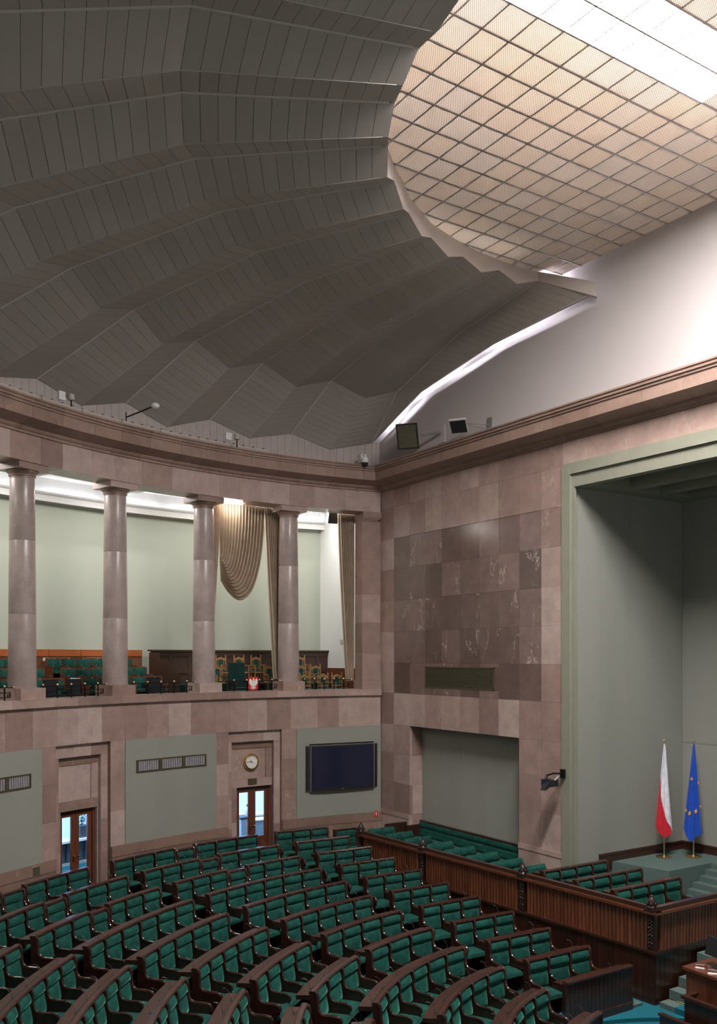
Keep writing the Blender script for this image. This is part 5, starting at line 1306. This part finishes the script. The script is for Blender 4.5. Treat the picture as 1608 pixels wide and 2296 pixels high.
dA, LA = barrier_run(BL, BR, POSTS_L, outA); dB, LB = barrier_run(BR, BE, [0.0, 1.0], outB)
def carved(nm, mat, c, d, out, w):
    # a carved post: rosettes and leaves on a sunk panel
    rt = c - bo; b = MB(); up = Vector((0, 0, 1))
    b.obox(rt + up * ((ZB + ZT) / 2), d * (w / 2), out * 0.035, up * ((ZT - ZB) / 2)); post = b.build('carved_post', 'carved_wood', barrier)
    b = MB(); z = ZB + 0.07; i = 0
    while z < ZT - 0.07:
        for s in (-1, 1):
            q = rt + d * (s * w * 0.2) + out * 0.035 + up * z; b.ball(q, 0.032 if i % 2 else 0.024, 7, 5, 1.3)
        b.ball(rt + out * 0.035 + up * (z + 0.035), 0.028, 7, 5); z += 0.085; i += 1
    b.build('carving', 'carved_wood', post, True)
    # finial on the cap
    b = MB(); zt = ZCAP + 0.0; q = rt - out * 0.02
    b.obox(q + up * (zt + 0.02), d * 0.13, out * 0.12, up * 0.03); b.lathe([(0.11, zt + 0.05), (0.12, zt + 0.09), (0.085, zt + 0.14), (0.105, zt + 0.19), (0.09, zt + 0.25), (0.05, zt + 0.30), (0.03, zt + 0.33)], q, 10)
    for k in range(6): 
        t = k * pi / 3; b.ball(q + Vector((0.095 * cos(t), 0.095 * sin(t), zt + 0.16)), 0.035, 6, 4, 1.5)
    b.ball(q + up * (zt + 0.33), 0.04, 8, 5); b.build('finial', 'carved_wood', barrier, True)
for s in POSTS_L: carved('p', None, BL + dA * (LA * s - (0.1 if s == 1.0 else 0)), dA, outA, 0.2)
# edge line at the foot of the barrier
b = MB(); p, q = BL - bo + outA * 0.03, BR - bo + outA * 0.03 + dA * 0.03; b.hexa([p, q, q + outA * 0.05, p + outA * 0.05] + [v + Vector((0, 0, 0.035)) for v in (p, q, q + outA * 0.05, p + outA * 0.05)]); b.build('foot_strip', 'edge_light_wood', barrier)

# ------------------------------------------------------------------ benches inside the box
GZ = 1.19
for i, (x, ya, yb, lab) in enumerate(((-17.5, 17.02, 19.5, 'back of three'), (-16.35, 17.05, 19.55, 'middle of three'), (-15.15, 17.1, 19.6, 'front of three'))):
    bench('minister_bench', line_path((x, ya), (x, yb)), 4, GZ, 'straight four-seat green bench inside the barrier, %s' % lab, 'four-seat benches inside the barrier', shelf=True, mics=False)
def pair_meshes():
    b = MB(); ys = [-0.5, -0.48, -0.43, -0.2, 0, 0.2, 0.43, 0.48, 0.5]; fy = [0.2, 0.6, 0.9, 1, 1, 1, 0.9, 0.6, 0.2]
    zs = [0.42, 0.48, 0.60, 0.72, 0.765, 0.80, 0.88, 0.96, 1.0, 1.02]; xs = [0.02, 0.06, 0.08, 0.07, 0.02, 0.06, 0.095, 0.085, 0.05, 0.0]
    v = [(0.02 + x * k, y * 0.56, z) for y, k in zip(ys, fy) for z, x in zip(zs, xs)]; n = len(zs)
    f = [(i * n + j, i * n + j + 1, (i + 1) * n + j + 1, (i + 1) * n + j) for i in range(len(ys) - 1) for j in range(n - 1)]
    b.add(v, f); b.box(-0.04, 0.02, -0.28, 0.28, 0.3, 1.03); return b.mesh('back_cushion', 'velvet', True)
PAIR = pair_meshes()
def pair_bench(x, ya, yb, zf, label, group='two-seat benches inside the barrier', framed=False):
    p, q = Vector((x, ya, 0)), Vector((x, yb, 0)); mid = (p + q) / 2; root = empty('two_seat_bench', (mid.x, mid.y, zf)); tag(root, label, 'bench', group); L = yb - ya; sy = (L / 2) / 0.57
    for s in (-1, 1):
        o = obj('back_cushion', PAIR, root, (0, s * L / 4, 0)); o.scale = (1, sy, 1); o = obj('seat_cushion', SEAT['seat'], root, (0, s * L / 4, 0)); o.scale = (1, sy, 1)
    MB().box(-0.07, -0.04, -L / 2, L / 2, 0, 0.98).build('back_panel', 'barrier_dark', root)
    if framed:
        MB().box(-0.08, 0.06, -L / 2 - 0.04, L / 2 + 0.02, 1.03, 1.07).build('top_rail', 'bench_top', root); 
        for s in (-1, 1): MB().box(-0.08, 0.1, s * L / 2 - 0.035, s * L / 2 + 0.035, 0, 1.04).build('end_panel', 'bench_wood', root)
    else:
        for s in (-1, 1): obj('arm_panel', SEAT['arm'], root, (0, s * L / 2, -0.2))
        MB().ball((0.03, -L / 2 - 0.03, 0.93), 0.045, 8, 6).build('knob', 'door_wood', root, True)
for x, ya, yb, o in ((-25.2, 16.62, 17.65, 'first'), (-24.23, 16.62, 17.7, 'second'), (-23.25, 16.65, 17.72, 'third'), (-22.22, 16.68, 17.78, 'fourth'), (-21.28, 16.72, 17.88, 'fifth'), (-20.3, 16.75, 17.95, 'sixth'), (-19.3, 16.8, 18.0, 'seventh'), (-18.4, 16.88, 18.02, 'eighth')):
    pair_bench(x, ya, yb, GZ, 'green two-seat bench inside the barrier, %s from the corner of the hall' % o)
pair_bench(-25.95, 15.75, 16.55, 1.12, 'green two-seat bench in a dark frame at the far end of the barrier', None, True)
# long bench in the recess
rb = empty('recess_bench', ((COLX[2] + COLX[8]) / 2, YR - 0.1, GZ)); tag(rb, 'long green upholstered bench filling the cloth recess', 'bench'); W = (COLX[8] - COLX[2]) / 2
for i in range(3):
    x0 = -W + 0.03 + (2 * W - 0.06) * i / 3; x1 = -W + 0.03 + (2 * W - 0.06) * (i + 1) / 3 - 0.012
    prof = [(0.08, 0.40), (-0.02, 0.42), (-0.07, 0.5), (-0.06, 0.68), (-0.01, 0.735), (-0.04, 0.76), (-0.065, 0.82), (-0.05, 0.92), (0.02, 0.95), (0.08, 0.95)]
    b = MB(); b.sweep(prof, [((x, 0, 0), (0, 1, 0), (0, 0, 1)) for x in (x0, x1)]); b.build('back_cushion', 'velvet', rb)
    b = MB(); b.sweep([(-0.55, 0.30), (-0.57, 0.36), (-0.54, 0.43), (-0.45, 0.45), (0.0, 0.44), (0.0, 0.30)], [((x, 0, 0), (0, 1, 0), (0, 0, 1)) for x in (x0, x1)]); b.build('seat_cushion', 'velvet', rb)
MB().box(-W, W, -0.02, 0.09, 0.95, 1.0).build('top_rail', 'bench_wood', rb); MB().box(-W, W, -0.5, 0.0, 0.0, 0.30).build('seat_base', 'bench_wood', rb)
MB().box(-W - 0.0, -W + 0.07, -0.62, 0.05, 0.0, 0.86).build('end_panel', 'bench_wood', rb)
o = MB().box(-0.05, 0.05, -0.45, 0.45, 0, 0.98).build('low_screen', 'bench_wood'); o.location = (-25.95, 18.25, GZ); tag(o, 'small dark wooden side screen at the left end of the recess bench', 'screen')

# ------------------------------------------------------------------ podium with the flags
PZ = 2.05
pod = empty('flag_podium', (-17.4, 22.4, GZ)); tag(pod, 'grey-green carpeted podium with steps under the flags', 'podium'); po = Vector((-17.4, 22.4, GZ))
def pbox(nm, x0, x1, y0, y1, z0, z1, mat): b = MB(); b.box(x0 - po.x, x1 - po.x, y0 - po.y, y1 - po.y, z0 - po.z, z1 - po.z); return b.build(nm, mat, pod)
b = MB(); b.prism([(NX0 + 0.01 - po.x, 20.4 - po.y), (-16.4 - po.x, 20.8 - po.y), (-16.4 - po.x, NY - 0.01 - po.y), (NX0 + 0.01 - po.x, NY - 0.01 - po.y)], (0, 0, 0), (1, 0, 0), (0, 1, 0), (0, 0, 1), 0, PZ - GZ); b.build('platform', 'carpet_grey', pod)
pbox('platform', -16.4, -2.95, 22.64, NY - 0.01, GZ, PZ, 'carpet_grey')
for i in range(5): pbox('step', -16.4, -11.5, 22.64 - 0.27 * (i + 1), 22.64 - 0.27 * i, GZ, PZ - 0.15 * (i + 1), 'carpet_grey')
tr = struct('baseboard_niche', 'dark wooden baseboard round the flag podium')
b = MB(); b.box(NX0, NX0 + 0.05, 19.9, NY - 0.05, PZ - 0.7 if False else PZ, PZ + 0.26); b.box(NX0, NX0 + 0.07, 19.9, NY - 0.05, PZ + 0.2, PZ + 0.24); b.build('board', 'barrier_dark', tr)
b = MB(); b.box(NX0, NX0 + 0.05, 19.9, 20.4, PZ - 0.22, PZ); b.build('board', 'barrier_dark', tr)
b = MB(); b.box(NX0, -9, NY - 0.05, NY, PZ, PZ + 0.26); b.box(NX0, -9, NY - 0.07, NY, PZ + 0.2, PZ + 0.24); b.build('board', 'barrier_dark', tr)

def flag(loc, ang, label, kind):
    root = empty('flag', loc, ang); tag(root, label, 'flag', 'flags on brass poles')
    MB().lathe([(0.235, 0), (0.235, 0.02), (0.21, 0.03), (0.06, 0.045), (0.03, 0.07)], n=28).build('base', 'brass', root, True)
    H = 3.42
    MB().lathe([(0.022, 0.05), (0.018, H)], n=10).build('pole', 'pale_brass', root, True)
    f = MB(); f.ball((0, 0, H + 0.045), 0.048, 12, 8); f.lathe([(0.03, H - 0.04), (0.03, H + 0.01)], n=10); f.build('finial', 'pale_brass', root, True)
    # cloth hanging in folds from the top of the pole: u runs hoist to fly, t runs down
    top = H - 0.06
    if kind == 'pl':
        outl = lambda t: (-0.018 - 0.27 * t ** 0.95, 0.02 + 0.225 * t ** 1.05)
        ends = [(-0.29, 0.95), (-0.24, 0.86), (-0.12, 0.68), (-0.02, 0.58), (0.06, 0.62), (0.15, 0.68), (0.19, 0.72), (0.245, 0.73)]
    else:
        outl = lambda t: (-0.018 - 0.31 * t ** 0.95, 0.02 + 0.24 * t ** 1.05)
        ends = [(-0.33, 0.88), (-0.28, 0.72), (-0.16, 0.52), (-0.10, 0.47), (-0.02, 0.55), (0.08, 0.62), (0.18, 0.66), (0.26, 0.70)]
    def endz(x):
        for (x0, z0), (x1, z1) in zip(ends, ends[1:]):
            if x <= x1: return z0 + (z1 - z0) * max(0, (x - x0)) / (x1 - x0)
        return ends[-1][1]
    nu, nt = 72, 100; grid = {}; v = []; fcs = []; mi = []
    for i in range(nu + 1):
        u = i / nu
        for j in range(nt + 1):
            t = j / nt; lo, hi = outl(t)
            xe = outl(1.0)[0] + (outl(1.0)[1] - outl(1.0)[0]) * u; zb = endz(xe); x = lo + (hi - lo) * u; z = top + (zb - top) * t
            y = -0.035 - 0.09 * t * (0.5 + 0.5 * sin(2 * pi * 2.6 * u + 0.6)) - 0.02 * sin(7 * u + 4 * t)
            v.append((x, y, z))
    n0 = len(v); v += [(x, y + 0.012, z) for x, y, z in v]
    def col(u, t):
        if kind != 'pl': return 0
        xr = (u - 0.0); return 1 if t > 0.385 + 0.60 * max(0, u) ** 0.78 * 1.0 and True else 0
    for i in range(nu):
        for j in range(nt):
            a = i * (nt + 1) + j; c = col((i + 0.5) / nu, (j + 0.5) / nt)
            fcs.append((a, a + nt + 1, a + nt + 2, a + 1)); mi.append(c); fcs.append((n0 + a, n0 + a + 1, n0 + a + nt + 2, n0 + a + nt + 1)); mi.append(c)
    def part(nm, want, mat):
        me = bpy.data.meshes.new(nm); me.from_pydata(v, [], [q for q, c in zip(fcs, mi) if c == want]); me.materials.append(MAT[mat])
        for p in me.polygons: p.use_smooth = True
        bm = bmesh.new(); bm.from_mesh(me); bmesh.ops.delete(bm, geom=[q for q in bm.verts if not q.link_faces], context='VERTS'); bm.to_mesh(me); bm.free()
        return obj(nm, me, root)
    if kind == 'pl': part('white_half', 0, 'white_cloth'); part('red_half', 1, 'red_cloth')
    else:
        cl = part('blue_cloth', 0, 'blue_cloth')
        for x, z, s, sc in ((-0.09, 2.32, 0.07, 1), (0.115, 2.21, 0.065, 0.55), (-0.115, 1.30, 0.085, 1), (0.055, 1.36, 0.08, 1), (-0.26, 1.40, 0.055, 0.6), (0.19, 1.50, 0.06, 0.5)):
            # nearest point of the cloth
            best = min(v[:n0], key=lambda p: (p[0] - x) ** 2 + (p[2] - z) ** 2); b = MB(); poly = []
            for k in range(10):
                r = s if k % 2 == 0 else s * 0.42; a = pi / 2 + k * pi / 5; poly.append((r * cos(a) * sc, r * sin(a)))
            b.prism(poly, (x, best[1] - 0.004, z), (1, 0, 0), (0, 0, 1), (0, -1, 0), -0.01, 0.012); b.build('gold_star', 'gold_star', root)
FA = radians(57.25)
flag((-17.62, 22.12, PZ), FA, 'white and red flag hanging from a brass pole', 'pl')
flag((-17.19, 22.91, PZ), FA, 'blue flag with gold stars hanging from a brass pole', 'eu')

# ------------------------------------------------------------------ steps and rostrum desks at the right
st = empty('rostrum_stairs', (-12.6, 17.2, 0)); tag(st, 'grey and teal carpeted stairs rising beside the barrier', 'stairs')
for i in range(5):
    y0 = 16.72 + i * 0.33 - 17.2; z1 = 0.22 * (i + 1)
    MB().box(-0.84, 0.28, y0, y0 + (0.35 if i < 4 else 1.6), 0, z1).build('step', 'carpet_grey', st); MB().box(-0.42, 0.28, y0 - 0.012, y0 + (0.33 if i < 4 else 1.6), z1 - 0.12, z1 + 0.012).build('runner', 'carpet_teal', st)
    MB().tube([(-0.84, y0 + 0.32, z1 + 0.02), (0.28, y0 + 0.32, z1 + 0.02)], 0.008, 5).build('stair_rod', 'brass', st)
o = MB().box(-0.85, 0.0, -0.26, 0.08, 0, 0.16).build('corner_step', 'carpet_grey'); o.location = (-13.72, 16.4, 0); tag(o, 'low grey carpeted step at the foot of the barrier corner', 'step')
# stenographers' desk with a monitor, low partition in front of it
dk = empty('rostrum_desk', (-12.21, 16.03, 0)); tag(dk, 'red-brown wooden rostrum desk at the right edge of the picture', 'desk')
MB().box(-0.06, 3.0, -0.06, 1.0, 1.44, 1.5).build('desk_top', 'barrier_wood', dk)
for i in range(6): MB().box(0.0 + i * 0.5, 0.49 + i * 0.5, 0.0, 0.04, 0, 1.44).build('front_board', 'barrier_wood', dk)
for i in range(2): MB().box(0.0, 0.04, 0.045 + i * 0.45, 0.49 + i * 0.45, 0, 1.44).build('side_board', 'barrier_wood', dk)
mo = empty('desk_monitor', (-11.75, 16.5, 1.5), radians(-8)); tag(mo, 'black computer monitor standing on the rostrum desk', 'monitor')
MB().box(-0.14, 0.14, -0.09, 0.11, 0, 0.02).build('foot', 'black_plastic', mo); MB().box(-0.06, 0.06, 0.0, 0.04, 0.02, 0.34).build('stand', 'black_plastic', mo)
MB().hexa([(-0.34, -0.06, 0.22), (0.34, -0.06, 0.22), (0.34, -0.01, 0.22), (-0.34, -0.01, 0.22), (-0.34, 0.02, 0.60), (0.34, 0.02, 0.60), (0.34, 0.07, 0.60), (-0.34, 0.07, 0.60)]).build('display', 'black_plastic', mo)
o = MB().tube([(-0.25, 0, 0), (-0.1, 0.12, 0.01), (0.1, -0.05, 0.015), (0.3, 0.08, 0.0)], 0.012, 5).build('desk_cable', 'chrome', None, True); o.location = (-11.9, 16.25, 1.525); tag(o, 'loose bright cables beside the monitor foot', 'cable')
pt = empty('low_partition', (-11.94, 15.62, 0)); tag(pt, 'L-shaped low wooden partition in front of the rostrum desk', 'partition')
MB().box(-0.05, 2.6, -0.05, 0.07, 1.0, 1.06).build('top_rail', 'bench_top', pt); MB().box(-0.05, 0.07, 0.07, 0.36, 1.0, 1.06).build('top_rail', 'bench_top', pt)
for i in range(9): MB().box(i * 0.29, 0.285 + i * 0.29, 0.0, 0.035, 0, 1.0).build('front_board', 'barrier_dark', pt)
MB().box(0.0, 0.035, 0.04, 0.35, 0, 1.0).build('side_board', 'barrier_dark', pt)
o = MB().box(0, 2.4, -0.08, 0.0, 0, 0.58).box(-0.03, 2.4, -0.1, 0.02, 0.58, 0.62).build('low_bench_back', 'bench_wood'); o.location = (-12.33, 15.42, 0); tag(o, 'low dark wooden board at the bottom right corner', 'board')
